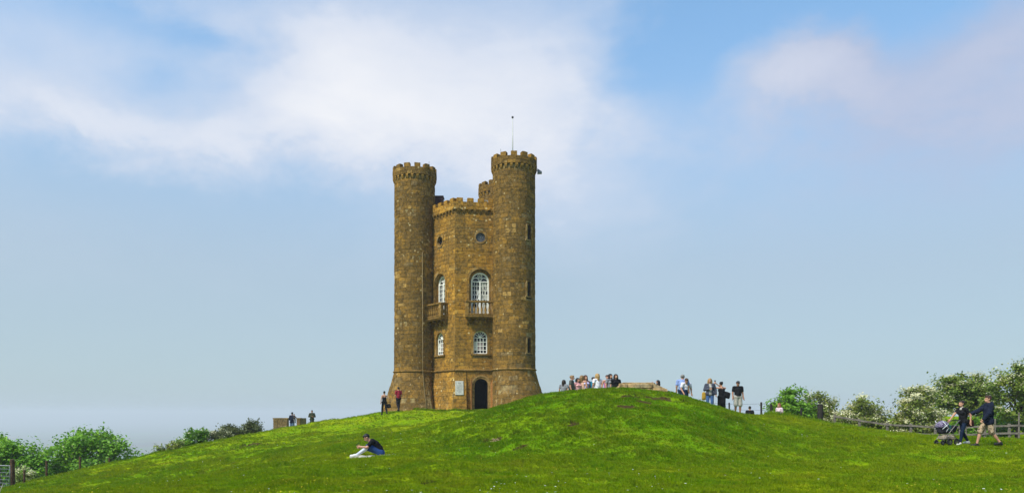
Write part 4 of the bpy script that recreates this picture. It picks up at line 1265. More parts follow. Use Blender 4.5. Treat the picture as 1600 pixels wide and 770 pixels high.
RED = fabric("red", (.270,.022,.040)); PINK = fabric("pink", (.68,.34,.34)); LAV = fabric("lavender", (.48,.46,.74)); TEAL = fabric("teal", (.020,.130,.200)); MAGENTA = fabric("magenta", (.48,.14,.32)); PALEBLUE = fabric("pale_blue", (.22,.30,.55))
PEACH = fabric("peach", (.70,.42,.30)); DARKGREY = fabric("dark_grey", (.045,.045,.05)); WSHOE = plain("white_shoe", (.62,.60,.58), .6); BSHOE = plain("black_shoe", (.012,.012,.012), .6)
DBROWN = hairm("dark_brown", (.022,.012,.008)); BROWN = hairm("brown", (.075,.036,.018)); BLOND = hairm("blond", (.36,.22,.08)); HBLACK = hairm("black", (.008,.007,.007)); GREYH = hairm("grey", (.20,.19,.17)); AUBURN = hairm("auburn", (.060,.018,.010))
def camo():
    m, g = new_mat("camouflage_cloth"); tc = g.n('ShaderNodeTexCoord').outputs['Object']
    n = g.noise(tc, 11, 2.0, .5, .4); n2 = g.noise(tc, 17, 2.0, .5, .4)
    c = g.mix(g.ss(n, .50, .53), (.36,.26,.16), (.10,.075,.04)); c = g.mix(g.ss(n2, .57, .60), c, (.42,.34,.24)); finish(g, c, .9); return m
CAMO = camo()
def px_x(px, y): return (px-800)/F_PX*y
def bag(name, label, cat, loc, size, mat, strap=None, rz=0.0, rot=(0,0,0)):
    root = empty(name, loc, rz, label, cat)
    b = MB(); bm = bmesh.new(); bmesh.ops.create_cube(bm, size=1.0)
    bmesh.ops.subdivide_edges(bm, edges=bm.edges[:], cuts=3, use_grid_fill=True)
    for v in bm.verts:
        q = v.co*2; l = max(abs(q.x), abs(q.y), abs(q.z)); s = q.normalized()*1.0; q = q*.62+s*.38
        v.co = Vector((q.x*size[0]/2*(1+.12*(-q.z)), q.y*size[1]/2, q.z*size[2]/2))
    b.add([v.co[:] for v in bm.verts], [[v.index for v in f.verts] for f in bm.faces]); bm.free()
    M = Matrix.Rotation(rot[0], 4, 'X') @ Matrix.Rotation(rot[1], 4, 'Y')
    b.build("pouch", mat, root, True, M)
    fl = MB(); fl.box((0, -size[1]/2*.86, -size[2]*.12), (size[0]*.62, .03, size[2]*.36), 0, None, .01); fl.build("pocket", mat, root, False, M)
    if strap:
        s = MB(); s.tube([tuple(q) for q in strap], .013, 6); s.build("strap", mat, root, True)
    return root
# ------------------------------------------------------------------ who stands where
G_LEFT = "walkers left of the tower"
# man with a child on his arm, beside the low wall
y = 64.0; x = px_x(456.5, y)
person("man in dark jacket and faded jeans carrying a small child beside the low stone wall", x, y, R(165), 1.80, dict(elr=(.24,-.02,1.14), wrr=(.10,-.20,1.14), ell=(-.24,.02,1.16), wrl=(-.06,-.24,1.10), anl=(-.16,.03,.085), anr=(.16,.03,.085)),
       hair=('short', HBLACK), wear=[('jacket', NAVY, 1.9), ('trousers', fabric("faded_denim", (.09,.14,.24)), 'loose'), ('shoes', BSHOE)], cell=.022, facing=False, skin=SKIN)
kz = gz(x, y)+1.12*1.0
person("small child in dark coat held on a man's arm beside the low wall", x+.20, y-.12, R(60), .92, dict(knl=(-.11,-.22,.80), knr=(.11,-.22,.80), anl=(-.12,-.16,.44), anr=(.12,-.16,.44), hed=(0,-.015,1.66), elr=(.24,-.06,1.2), wrr=(.2,-.26,1.25), ell=(-.24,-.06,1.2), wrl=(-.2,-.26,1.25)), z=kz-.42,
       hair=('short', BROWN), wear=[('jacket', DARKGREY, 1.9), ('trousers', GREYC), ('shoes', BSHOE)], cell=.022)
y = 66.0; x = px_x(487.5, y)
person("person in long olive coat standing with folded arms on the far skyline", x, y, R(25), 1.68, dict(elr=(.26,.0,1.16), wrr=(.0,-.20,1.19), ell=(-.27,0,1.17), wrl=(-.02,-.19,1.14)),
       hair=('short', HBLACK), wear=[('jacket', OLIVE, 1.9, None, .30), ('trousers', DDENIM), ('shoes', BSHOE)], cell=.022, skin=SKIN_D)
y = 52.6; x = px_x(600.5, y)
person("woman in black dress seen from behind walking towards the tower", x, y, R(205), 1.66, dict(walk(.24,.30,'r',False), elr=(.25,.06,1.13), wrr=(.27,.04,.90), ell=(-.33,.06,1.20), wrl=(-.46,.03,1.00)), fem=True,
       hair=('bun', HBLACK), wear=[('tank', BLACK, .10), ('trousers', BLACK), ('shoes', BSHOE)], cell=.02, facing=False)
bag("handbag", "black handbag hanging from the hand of the woman in black by the tower", "handbag", (x+.30, y+.10, gz(x, y)+.62), (.30, .14, .30), BLACK, [(-.10,0,.13), (-.06,0,.26), (.06,0,.26), (.10,0,.13)])
y = 53.6; x = px_x(622.5, y)
person("man in red T-shirt and dark trousers walking past the tower foot", x, y, R(215), 1.76, dict(walk(.14,.22,'l',False), elr=(.22,-.02,1.13), wrr=(.16,-.22,1.02), ell=(-.24,.03,1.13), wrl=(-.22,-.12,.91)),
       hair=('short', HBLACK), wear=[('shirt', RED, .55), ('trousers', fabric("charcoal", (.016,.014,.020))), ('shoes', BSHOE)], cell=.02, facing=False)
# man sitting on a mat on the grass, seen from his left side
y = 26.0; x = px_x(595, y)
zs = gz(x, y)
sit = dict(pel=(0,0,.12), che=(0,-.17,.41), nek=(0,-.34,.575), hed=(0,-.445,.655), shl=(-.185,-.27,.53), shr=(.185,-.27,.53), hil=(-.09,0,.12), hir=(.09,0,.12),
           knl=(-.13,-.42,.30), knr=(.13,-.38,.36), anl=(-.12,-.78,.075), anr=(.10,-.76,.085), ell=(-.24,-.40,.33), elr=(.24,-.42,.34), wrl=(-.10,-.62,.33), wrr=(.05,-.64,.36))
slope = math.atan((gz(x-1.0, y)-gz(x+.3, y))/1.3)
def incline(J, a):
    c, s = math.cos(a), math.sin(a)
    return {k: (v[0], v[1]*c+0*s, v[2]-v[1]*math.tan(a)) for k, v in J.items()}
tl = {'l': (-.15,-.95,.06), 'r': (.10,-.94,.06)}
sj = incline(sit, slope); tj = {k: (v[0], v[1], v[2]-v[1]*math.tan(slope)) for k, v in tl.items()}
person("man in black T-shirt and blue shorts sitting hunched on a pale mat on the grass", x, y, R(-82), 1.76, sj, (0, R(38)), wear=[('shirt', BLACK, .62), ('shorts', fabric("blue", (.020,.050,.160))), ('socks', fabric("white_sock", (.50,.52,.60)), .12), ('shoes', WSHOE)],
       hair=('short', HBLACK), z=zs+.01, toes=tj, curl=.7, cell=.016, bulk=1.06)
# pale long socks/leggings of the sitting man are his bare shins; the mat and the phone are things of their own
m = MB(); n = 14; vs = []; fs = []
for i in range(n+1):
    for k in range(4):
        a = x-1.02+1.52*i/n; b = y-.34+.68*k/3; vs.append((a, b, gz(a, b)+.035+.010*math.sin(i*1.9+k)+.03*(i/n)**6))
for i in range(n):
    for k in range(3): q = i*4+k; fs.append((q, q+4, q+5, q+1))
nv = len(vs); vs += [(a, b, c-.022) for a, b, c in vs]; fs += [tuple(nv+i for i in f[::-1]) for f in fs]
for i in range(n):
    for e in (0, 3): q = i*4+e; fs.append((q, q+4, nv+q+4, nv+q))
for i in (0, n):
    for k in range(3): q = i*4+k; fs.append((q, q+1, nv+q+1, nv+q))
m.add(vs, fs); o = m.build("picnic_mat", plain("cream_mat", (.66,.62,.50), .9, .1, 8)); tag(o, "thin cream mat spread on the grass under the sitting man", "mat")
px_ = MB(); px_.box((0,0,0), (.15, .075, .012), 0, None, .003); sc_ = MB(); sc_.box((0, 0, .0075), (.13, .065, .002))
po = empty("phone", (x-.80, y-.02, zs+.44+.8*0), 0, "small black phone in the hands of the sitting man", "phone"); po.rotation_euler = (0, R(-40), 0); po.location.z = zs+.43
px_.build("case", BSHOE, po); sc_.build("screen", plain("dark_screen", (.02,.02,.025), .1, .1, 5, .6), po)

G = "people gathered on the mound"
def mp(label, px, top, H, yaw, **kw):
    """stands behind the mound crest where a head of this height shows at that row"""
    Y = np.arange(36.6, 46, .05); X = (px-800)/F_PX*Y
    zz = terrain(X, Y)+H-(EYE+(HZ-top)/F_PX*Y)
    i = int(np.argmin(np.abs(zz)))
    return person(label, X[i], Y[i], yaw, H, group=G, bulk=1.26, cell=kw.pop('cell', .019), **kw)
mp("girl with long dark hair in grey top at the left end of the mound group", 881, 593.0, 1.45, R(150), fem=True, hair=('long', DBROWN), wear=[('shirt', GREYC, .6), ('trousers', DDENIM), ('shoes', WSHOE)], facing=False)
mp("fair-haired person in grey shirt with black backpack in the mound group", 893.5, 585.8, 1.70, R(75), hair=('short', hairm("fair", (.24,.14,.055))), wear=[('shirt', fabric("grey_brown", (.10,.095,.085)), .6), ('trousers', BLACK), ('shoes', BSHOE)])
mp("girl with dark bobbed hair in pink top in the mound group", 902.5, 590.2, 1.52, R(40), fem=True, hair=('long', HBLACK), wear=[('shirt', PINK, .7), ('trousers', DENIM), ('shoes', WSHOE)])
mp("woman with long blond hair in peach top, half hidden behind the lavender top", 909.2, 586.2, 1.68, R(155), fem=True, hair=('long', hairm("dark_blond", (.22,.13,.05))), wear=[('tank', PEACH, .05), ('trousers', DENIM), ('shoes', WSHOE)], facing=False)
mp("woman with dark curly hair in lavender vest top in the mound group", 914.8, 585.8, 1.70, R(25), fem=True, hair=('long', AUBURN), wear=[('tank', LAV, .05), ('trousers', DENIM), ('shoes', WSHOE)])
mp("person in teal top and black trousers leaning away beside the blond woman", 927.0, 588.6, 1.60, R(140), hair=('short', DBROWN), wear=[('shirt', TEAL, 1.2), ('trousers', BLACK), ('shoes', BSHOE)], J=dict(wrl=(-.20,-.22,1.0), elr=(.26,.0,1.15), wrr=(.12,-.2,1.1)), facing=False)
mp("woman with bright blond hair in white T-shirt in the mound group", 933.2, 583.4, 1.72, R(-150), fem=True, hair=('long', BLOND), wear=[('shirt', WHITE, .5), ('trousers', LGREY), ('shoes', WSHOE)], facing=False)
mp("woman in magenta strapless top with sunglasses pushed up on brown hair", 948.8, 585.0, 1.66, R(10), fem=True, skin=plain("flushed_skin", (.50,.26,.19), .55, .08, 8), hair=('short', BROWN), wear=[('tank', MAGENTA, .13, 1), ('skirt', DDENIM, .5), ('sunglasses', None, .062), ('shoes', WSHOE)])
mp("dark-haired woman looking over the shoulder of the magenta top", 953.6, 583.6, 1.70, R(35), fem=True, hair=('long', HBLACK), wear=[('shirt', GREYC, .5), ('trousers', BLACK), ('shoes', BSHOE)])
mp("woman with long brown hair in black T-shirt beside the stone platform", 962.2, 584.3, 1.68, R(15), fem=True, hair=('long', DBROWN), wear=[('shirt', BLACK, .6), ('trousers', DDENIM), ('shoes', BSHOE)])
mp("dark-haired person crouched behind the stone platform holding binoculars", 1028.0, 593.6, 1.25, R(-80), hair=('long', HBLACK), wear=[('shirt', BLACK, 1.5), ('trousers', DDENIM), ('shoes', BSHOE)],
   J=dict(ell=(-.22,-.22,1.34), wrl=(-.07,-.30,1.52), elr=(.22,-.22,1.34), wrr=(.07,-.30,1.52)))
bn = empty("binoculars", (px_x(1021.0, 37.6), 37.6, EYE+(HZ-598.6)/F_PX*37.6), R(0), "black binoculars held up by the person behind the platform", "binoculars")
for s in (-1, 1):
    q = MB(); q.tube([(.07, .045*s, 0), (-.02, .05*s, 0), (-.12, .055*s, 0)], [.024, .030, .042], 8); q.build("barrel", BSHOE, bn, True)
q = MB(); q.box((0, 0, 0), (.07, .08, .02)); q.build("hinge", BSHOE, bn)
mp("grey-haired man in pale blue shirt standing behind the leaning man", 1066.6, 584.4, 1.78, R(160), hair=('short', GREYH), wear=[('shirt', PALEBLUE, .7), ('trousers', DDENIM), ('shoes', BSHOE)], facing=False)
mp("brown-haired man in white T-shirt leaning forward on the mound slope", 1069.5, 589.0, 1.66, R(20), hair=('short', BROWN), look=(R(-20), R(35)), wear=[('shirt', fabric("off_white", (.74,.70,.78)), .6), ('trousers', DDENIM), ('shoes', BSHOE)],
   J=dict(che=(0,-.08,1.23), nek=(-.02,-.17,1.42), hed=(-.06,-.25,1.55), shl=(-.19,-.14,1.38), shr=(.19,-.12,1.38), ell=(-.26,-.14,1.09), elr=(.27,-.1,1.09), wrl=(-.22,-.26,.87), wrr=(.27,-.14,.84)))
def gp(label, px, y, H, yaw, **kw): return person(label, px_x(px, y), y, yaw, H, group=G, bulk=1.12, cell=kw.pop('cell', .018), **kw)
gp("woman with long blond hair in grey jacket and jeans on the right of the mound", 1109.2, 38.6, 1.68, R(-8), fem=True, hair=('long', BLOND), wear=[('shirt', LGREY, .3), ('jacket', fabric("slate", (.055,.06,.085)), 1.85, 1), ('trousers', DENIM), ('shoes', WSHOE)],
   J=dict(ell=(-.24,.0,1.14), wrl=(-.02,-.21,1.17), elr=(.25,.02,1.13), wrr=(.27,-.04,.88)))
xb = px_x(1099.3, 38.7)
bag("shoulder_bag", "yellow and black shoulder bag beside the blond woman in the grey jacket", "bag", (xb, 38.65, gz(xb, 38.65)+.72), (.19, .16, .42), fabric("yellow", (.40,.24,.03)), [(0,0,.2), (.10,-.02,.42), (.22,-.02,.60)])
w2_, at2 = gp("woman in long black jumpsuit with raised arms taking a photo", 1127.6, 38.9, 1.70, R(-165), fem=True, hair=('bun', HBLACK), wear=[('tank', BLACK, .03), ('trousers', BLACK, 'loose'), ('skirt', BLACK, .7), ('shoes', BSHOE)], facing=False,
   J=dict(elr=(.34,-.10,1.44), wrr=(.24,-.22,1.66), ell=(-.20,-.20,1.36), wrl=(.16,-.22,1.64), hed=(.02,-.03,1.61)), curl=.8)
q = MB(); q.box((0,0,0), (.075, .012, .15), 0, None, .003)
xp = px_x(1120.8, 39.2); ph = empty("phone", tuple(at2((.20,-.26,1.75))), R(10), "dark phone held high by the woman in the black jumpsuit", "phone")
q.build("case", BSHOE, ph); q = MB(); q.box((0, -.007, 0), (.065, .002, .135)); q.build("screen", plain("dark_screen", (.02,.02,.025), .1, .1, 5, .6), ph)
xb = px_x(1136.0, 38.8)
bag("tote_bag", "floppy black bag slung behind the woman in the black jumpsuit", "bag", (xb, 38.85, gz(xb, 38.85)+1.02), (.36, .16, .34), BLACK, [(-.08,0,.14), (-.18,0,.34), (-.24,0,.42)], R(8), (0, R(18)))
gp("bearded man in black T-shirt, grey shorts, cap and sunglasses facing the viewer", 1153.0, 39.4, 1.76, R(4), skin=SKIN_D, hair=('short', HBLACK), wear=[('shirt', BLACK, .62), ('shorts', LGREY), ('cap', DARKGREY, .85), ('sunglasses', None), ('shoes', plain("brown_shoe", (.10,.045,.03), .6))])
person("person with dark hair sitting low on the far slope, only the head showing", px_x(1171.5, 44.6), 44.6, R(170), 1.65, {k: (v[0], v[1], v[2]-.78) for k, v in BASE.items() if k[:2] not in ('kn', 'an')} | dict(knl=(-.12,-.40,.42), knr=(.12,-.40,.42), anl=(-.12,-.55,.08), anr=(.12,-.55,.08)),
       hair=('short', HBLACK), wear=[('shirt', BLACK, .6), ('trousers', DDENIM), ('shoes', BSHOE)], facing=False, z=gz(px_x(1171.5, 44.6), 44.6)-.05)
person("person in pinkish white top sitting on the grass by the wire fence posts", px_x(1217.5, 42.0), 42.0, R(-60), 1.62, {k: (v[0], v[1], v[2]-.78) for k, v in BASE.items() if k[:2] not in ('kn', 'an')} | dict(knl=(-.12,-.40,.42), knr=(.12,-.40,.42), anl=(-.12,-.55,.08), anr=(.12,-.55,.08)), fem=True,
       hair=('long', hairm("ginger", (.25,.09,.04))), wear=[('shirt', fabric("pink_white", (.55,.42,.46)), .6), ('trousers', LGREY), ('shoes', WSHOE)])
# ------------------------------------------------------------------ couple with the pushchair
y = 27.0; x = px_x(1505.5, y)
w_, at = person("woman in black T-shirt and navy leggings pushing a pushchair over the grass", x, y, R(-78), 1.62, dict(walk(.22,.24,'r',False), che=(0,-.05,1.25), nek=(0,-.07,1.455), hed=(0,-.10,1.605), shl=(-.175,-.05,1.40), shr=(.175,-.05,1.40),
       ell=(-.22,-.24,1.18), wrl=(-.17,-.45,1.0), elr=(.24,.10,1.16), wrr=(.26,.08,.92)), fem=True, hair=('bun', DBROWN), wear=[('shirt', BLACK, .45), ('trousers', fabric("navy_leggings", (.008,.016,.038)), 'tight'), ('shoes', WSHOE), ('collar', LGREY)], cell=.016)
bag("shoulder_bag", "dark red handbag at the hip of the woman with the pushchair", "bag", (x+.30, y+.10, gz(x, y)+.80), (.24, .13, .26), fabric("maroon", (.060,.016,.016)), [(-.05,0,.12), (-.16,-.05,.36), (-.26,-.1,.56)])
y2 = 26.6; x2 = px_x(1544.5, y2)
person("man in navy hooded jacket and camouflage shorts striding behind the pushchair", x2, y2, R(-100), 1.82, dict(walk(.30,.26,'l',False), ell=(-.24,-.22,1.22), wrl=(-.25,-.44,1.13), elr=(.25,-.08,1.14), wrr=(.22,-.24,.94)),
       hair=('short', hairm('chestnut', (.040,.014,.008))), wear=[('jacket', NAVY, 1.95, None, .08), ('hood', NAVY), ('shorts', CAMO), ('shoes', BSHOE)], cell=.016)
def pushchair(x, y):
    z = gz(x, y); s = math.atan((gz(x+.6, y)-gz(x-.6, y))/1.2)
    root = empty("pushchair", (x, y, z), 0, "dark pushchair with patterned hood and beige basket pushed by the woman", "pushchair")
    root.rotation_euler = (0, -s, R(10)); root.scale = (.76, .80, .86)
    fm = plain("grey_tube", (.18,.17,.16), .4, .1, 10, .5, .5); dk = fabric("charcoal_canvas", (.035,.033,.045))
    def patt():
        m, g = new_mat("patterned_canvas"); tc = g.n('ShaderNodeTexCoord').outputs['Object']; n = g.noise(tc, 16, 2, .5, .8); n2 = g.noise(tc, 21, 2, .5, .8)
        c = g.mix(g.ss(n, .46, .50), (.06,.04,.11), (.24,.22,.28)); c = g.mix(g.ss(n2, .54, .58), c, (.06,.03,.09)); finish(g, c, .9); return m
    # wheels: two large at the back, two small in front
    def wheel(cx, cy, r, w):
        prof = [(r-.055, -w/2), (r-.02, -w/2), (r, -w/4), (r, w/4), (r-.02, w/2), (r-.055, w/2), (r-.055, -w/2)]
        M = Matrix.Translation((cx, cy, r)) @ Matrix.Rotation(R(90), 4, 'X')
        t = MB(); t.lathe(prof, (0,0,0), 20); wh = t.build("wheel", plain("black_tyre", (.012,.012,.012), .8), root, True, M)
        h = MB(); h.lathe([(.0, -w*.3), (.03, -w*.3), (.03, w*.3), (0, w*.3)], (0,0,0), 10)
        for k in range(5): a = 2*math.pi*k/5; h.tube([(0, 0, 0), ((r-.05)*math.cos(a), (r-.05)*math.sin(a), 0)], .012, 5)
        h.lathe([(r-.075, -w*.25), (r-.054, -w*.25), (r-.054, w*.25), (r-.075, w*.25), (r-.075, -w*.25)], (0,0,0), 20)
        h.build("rim", plain("dark_rim", (.06,.06,.06), .5), wh)
    for sy in (-1, 1): wheel(.30, .28*sy, .145, .06); wheel(-.36, .20*sy, .105, .05)
    wheel(-.08, -.30, .145, .05)
    f = MB()
    for sy in (-.25, .25):
        f.tube([(-.36, sy*.8, .20), (-.20, sy, .36), (.30, sy, .30), (.30, sy, .145)], .016, 6)
        f.tube([(-.20, sy, .36), (.02, sy, .60), (.42, sy, 1.00), (.50, sy, 1.03)], .016, 6); f.tube([(.30, sy, .30), (.05, sy, .62), (-.22, sy, .78)], .014, 6)
    f.tube([(.30, -.28, .145), (.30, .28, .145)], .014, 6); f.tube([(-.36, -.2, .105), (-.36, .2, .105)], .012, 6); f.build("frame", fm, root, True)
    h = MB(); h.tube([(.50, -.25, 1.03), (.53, 0, 1.035), (.50, .25, 1.03)], .022, 8); h.build("handlebar", BSHOE, root, True)
    b = MB(); b.box((0,0,0), (.62, .40, .20), 0, Matrix.Translation((0, 0, .31)), .05); b.build("basket", plain("beige_canvas", (.30,.24,.18), .9, .2, 12), root)
    c = MB(); vs = []; n = 16; rows = [(0, .40, .16), (.10, .46, .20), (.26, .50, .225)]
    for (zz, a, bb) in rows:
        for k in range(n): t = 2*math.pi*k/n; vs.append((.02+a*math.copysign(abs(math.cos(t))**.7, math.cos(t)), bb*math.copysign(abs(math.sin(t))**.7, math.sin(t)), .50+zz+.05*math.cos(t)))
    c.add(vs, [(i*n+k, i*n+(k+1) % n, (i+1)*n+(k+1) % n, (i+1)*n+k) for i in range(2) for k in range(n)]+[tuple(range(n-1, -1, -1))]); c.build("carrycot", dk, root, True)
    a = MB(); a.box((.22, 0, .79), (.50, .40, .05), R(0), None, .02); a.build("apron", fabric("plum", (.05,.04,.065)), root)
    hd = MB(); vs = []; m_, n = 8, 10
    for i in range(m_+1):
        t = R(-8)+R(150)*i/m_
        for k in range(n+1):
            u = -1+2*k/n; w = math.sqrt(max(0, 1-u*u))**.6
            vs.append((-.22-.26*math.cos(t)*(.55+.45*w), .235*u, .74+.26*math.sin(t)*w*(.8+.2)))
    hd.add(vs, [(i*(n+1)+k, i*(n+1)+k+1, (i+1)*(n+1)+k+1, (i+1)*(n+1)+k) for i in range(m_) for k in range(n)]); ho = hd.build("hood", patt(), root, True)
    md = ho.modifiers.new("thick", 'SOLIDIFY'); md.thickness = .012
    st = MB()
    for sy in (-.24, .24): st.tube([(-.40, sy, .98), (-.10, sy, .70), (-.22, sy, .56)], .014, 6); st.tube([(-.42, sy, .66), (-.12, sy, .86)], .014, 6)
    st.build("hood_trim", plain("white_trim", (.60,.62,.66), .6), root, True)
    tl = MB(); tl.box((-.03, -.215, .72), (.18, .02, .22), 0, None, .008); tl.build("side_pocket", fabric("dark_teal", (.02,.085,.085)), root)
pushchair(px_x(1478.5, 27.0), 27.0)
# ================================================================== STONEWORK ON THE HILL
def rough_block(mb, c, d, rg, rz=0.0, tilt=0.0):
    bm = bmesh.new(); bmesh.ops.create_cube(bm, size=1.0)
    for v in bm.verts: v.co = Vector(((v.co.x)*d[0]*rg.uniform(.94, 1.0), v.co.y*d[1]*rg.uniform(.94, 1.0), v.co.z*d[2]*rg.uniform(.93, 1.0)))
    bmesh.ops.bevel(bm, geom=bm.edges[:], offset=min(d)*.10, segments=1, affect='EDGES')
    bm.verts.index_update()
    T = Matrix.Translation(c) @ Matrix.Rotation(rz, 4, 'Z') @ Matrix.Rotation(tilt, 4, 'Y')
    mb.add([T @ v.co for v in bm.verts], [[v.index for v in f.verts] for f in bm.faces]); bm.free()
def platform():
    y = 35.7; rg = random.Random(3)
    x0, x1 = px_x(964, y), px_x(1041, y); xa, xb = px_x(973, y), px_x(1014, y)
    zt = EYE+(HZ-598.6)/F_PX*y; z1 = EYE+(HZ-610)/F_PX*y
    root = empty("stone_platform", ((x0+x1)/2, y, gz((x0+x1)/2, y)), 0, "low worn sandstone platform on top of the grassy mound", "platform")
    o = root.location; mats = mat_stone("sandstone", [(0, (.52,.35,.17)), (.35, (.57,.39,.19)), (.7, (.46,.30,.145))], 5.5)
    c = MB(); c.tv = .2
    prof = [(x0, zt-.9), (x0+.03, zt-.22), (xa, zt-.03), (xb, zt-.025), (x1-.14, z1+.03), (x1, z1-.10), (x1, zt-.9)]
    n = len(prof); vs = [(x-o.x, -.50, z-o.z) for x, z in prof]+[(x-o.x, 1.1, z-o.z) for x, z in prof]
    c.add(vs, [tuple(range(n-1, -1, -1)), tuple(range(n, 2*n))]+[(i, (i+1) % n, n+(i+1) % n, n+i) for i in range(n)])
    c.build("core", mats, root, False, None, True)
    # facing stones, two courses, following the sloping ends
    for r, (za, zb) in enumerate(((zt-.62, zt-.255), (zt-.25, zt-.035))):
        u = x0+.02
        while u < x1-.06:
            w = rg.uniform(.34, .62); e = min(u+w, x1-.03)
            if e-u < .15: break
            mid = (u+e)/2; cap = zt-.03 if xa-.25 < mid < xb else (zt-.03-(zt-z1)*(mid-xb)/(x1-xb) if mid >= xb else zt-.05-.2*(xa-mid)/(xa-x0))
            zz = min(zb, cap)
            if zz-za > .06:
                m = MB(); m.tv = rg.random(); rough_block(m, (mid-o.x, -.47, (za+zz)/2-o.z), (e-u-.015, .20, zz-za-.012), rg)
                m.build("stone", mats, root, False, None, True)
            u = e
    for i in range(5):
        m = MB(); m.tv = rg.random(); w = (xb-xa+.1)/5
        rough_block(m, (xa-.05+w*(i+.5)-o.x, .28, zt-o.z-.012), (w-.012, 1.6, .085), rg); m.build("slab", mats, root, False, None, True)
    ln = math.hypot(x1-xb, z1-zt); an = math.atan2(zt-z1, x1-xb)
    for i in range(3):
        m = MB(); m.tv = rg.random(); t = (i+.5)/3
        rough_block(m, (xb+(x1-.05-xb)*t-o.x, .28, zt+(z1-zt)*t-o.z+.005), (ln/3-.012, 1.6, .085), rg, 0, an); m.build("slab", mats, root, False, None, True)
platform()
def low_wall():
    y = 65.5; rg = random.Random(8)
    xl = px_x(427, y); zg = gz(px_x(445, y), y)
    root = empty("low_stone_wall", (px_x(446, y), y, zg), 0, "low U-shaped tan stone wall on the skyline left of the tower", "wall")
    o = root.location; ms = mat_stone("wall_sandstone", [(0, (.25,.165,.07)), (.4, (.30,.205,.095)), (.75, (.21,.145,.07))], 9.1)
    top = EYE+(HZ-652.5)/F_PX*y
    c = MB(); c.tv = .2
    for (a, b, y0, y1, t) in [(427, 449.5, 0, .42, 0), (463.5, 469.5, 0, .42, .02), (427, 431, .42, 1.9, 0), (465.5, 469.5, .42, 1.9, .02)]:
        xa, xb = px_x(a, y), px_x(b, y)
        c.box(((xa+xb)/2-o.x, (y0+y1)/2, (zg-.6+top-t)/2-o.z), (xb-xa-.02, y1-y0-.02, top-t-zg+.6))
    c.build("core", M_MORTAR, root)
    for (a, b) in [(427, 449.5), (463.5, 469.5)]:
        xa, xb = px_x(a, y), px_x(b, y); z = zg-.45
        while z < top-.16:
            h = min(rg.uniform(.19, .26), top-.10-z); u = xa
            while u < xb-.02:
                w = rg.uniform(.3, .5); e = min(u+w, xb)
                if xb-e < .14: e = xb
                m = MB(); m.tv = rg.random(); rough_block(m, ((u+e)/2-o.x, .0, z+h/2-o.z), (e-u-.012, .16, h-.012), rg); m.build("stone", ms, root, False, None, True); u = e
            z += h
        m = MB(); m.tv = .5; rough_block(m, ((xa+xb)/2-o.x, .2, top-.05-o.z), (xb-xa+.10, .56, .11), rg); m.build("coping", ms, root, False, None, True)
low_wall()

# ================================================================== FENCES
def wood(n, c): return plain(n, c, .9, .3, 6, .15, 0, .4)
W_GREY = wood("weathered_timber", (.165,.145,.115)); W_DARK = wood("dark_timber", (.030,.026,.022)); W_BROWN = wood("brown_timber", (.085,.050,.028))
def post_mesh(r, h, seed, square=False):
    rg = random.Random(seed); m = MB()
    if square: m.box((0, 0, h/2-.2), (r*2, r*1.7, h+.4), 0, Matrix.Translation((0, 0, h/2-.2)) @ Matrix.Rotation(rg.uniform(-.03, .03), 4, 'Y'), .008)
    else:
        lx, ly = rg.uniform(-.03, .03), rg.uniform(-.03, .03)
        m.tube([(0, 0, -.4), (lx*.5, ly*.5, h*.5), (lx, ly, h-.02), (lx, ly, h)], [r, r*rg.uniform(.92, 1.0), r*.96, r*.8], 9)
    return m
def rail_fence():
    pts = []
    for px in (1304, 1343, 1386, 1423.5, 1461.5, 1500, 1538.5, 1577, 1616):
        y = 43.2-(px-1304)/312*2.6; x = px_x(px, y); pts.append((x, y, gz(x, y)))
    root = empty("timber_fence", pts[0], 0, "weathered grey post and rail timber fence below the hawthorn bushes", "fence")
    o = Vector(pts[0]); H = 1.0
    for i, p in enumerate(pts):
        q = Vector(p)-o; m = post_mesh(.062, H+.05, i, True); m.build("post", W_GREY, root, False, Matrix.Translation(q))
        if i+1 < len(pts):
            e = Vector(pts[i+1])-o
            for k, hh in enumerate((.93, .52)):
                m = MB(); a = q+Vector((-.04, -.085, hh+.012*math.sin(i*3+k))); b = e+Vector((.04, -.085, hh+.012*math.sin(i*5+k+1))); d = b-a; L = d.length
                ya = math.atan2(d.y, d.x); pa = -math.asin(d.z/L)
                T = Matrix.Translation((a+b)/2+Vector((0, -.004*(i % 2), 0))) @ Matrix.Rotation(ya, 4, 'Z') @ Matrix.Rotation(pa, 4, 'Y')
                m.box((0,0,0), (L, .038, .105), 0, T, .006); m.build("rail", W_GREY, root)
rail_fence()
def wire_fence(name_label, posts, wires, mat, group=None, sag=.02, wr=.006):
    base = [(px_x(px, y), y) for (px, y, r, h) in posts]
    root = empty("wire_fence", (base[0][0], base[0][1], gz(*base[0])), 0, name_label, "fence", group)
    o = root.location; tops = []
    for i, ((px, y, r, h), (x, yy)) in enumerate(zip(posts, base)):
        q = Vector((x, yy, gz(x, yy)))-o; post_mesh(r, h, i+7).build("post", mat, root, False, Matrix.Translation(q)); tops.append((q, h, r))
    for f in wires:
        m = MB()
        for (a, ha, ra), (b, hb, rb) in zip(tops[:-1], tops[1:]):
            p0 = a+Vector((0, -ra, ha*f)); p1 = b+Vector((0, -rb, hb*f)); mid = (p0+p1)/2-Vector((0, 0, sag)); m.tube([p0, mid, p1], wr, 4, False)
        m.build("wire", M_IRON, root)
wire_fence("dark wire fence of round posts along the ridge behind the mound", [(1085, 45.5, .05, 1.0), (1140, 45.0, .05, 1.0), (1189.5, 44.5, .060, 1.15), (1205, 43.2, .075, 1.05), (1222, 43.0, .05, .85), (1252, 42.6, .05, 1.0), (1282, 41.0, .15, 1.20)], (.92, .6, .3), W_DARK)
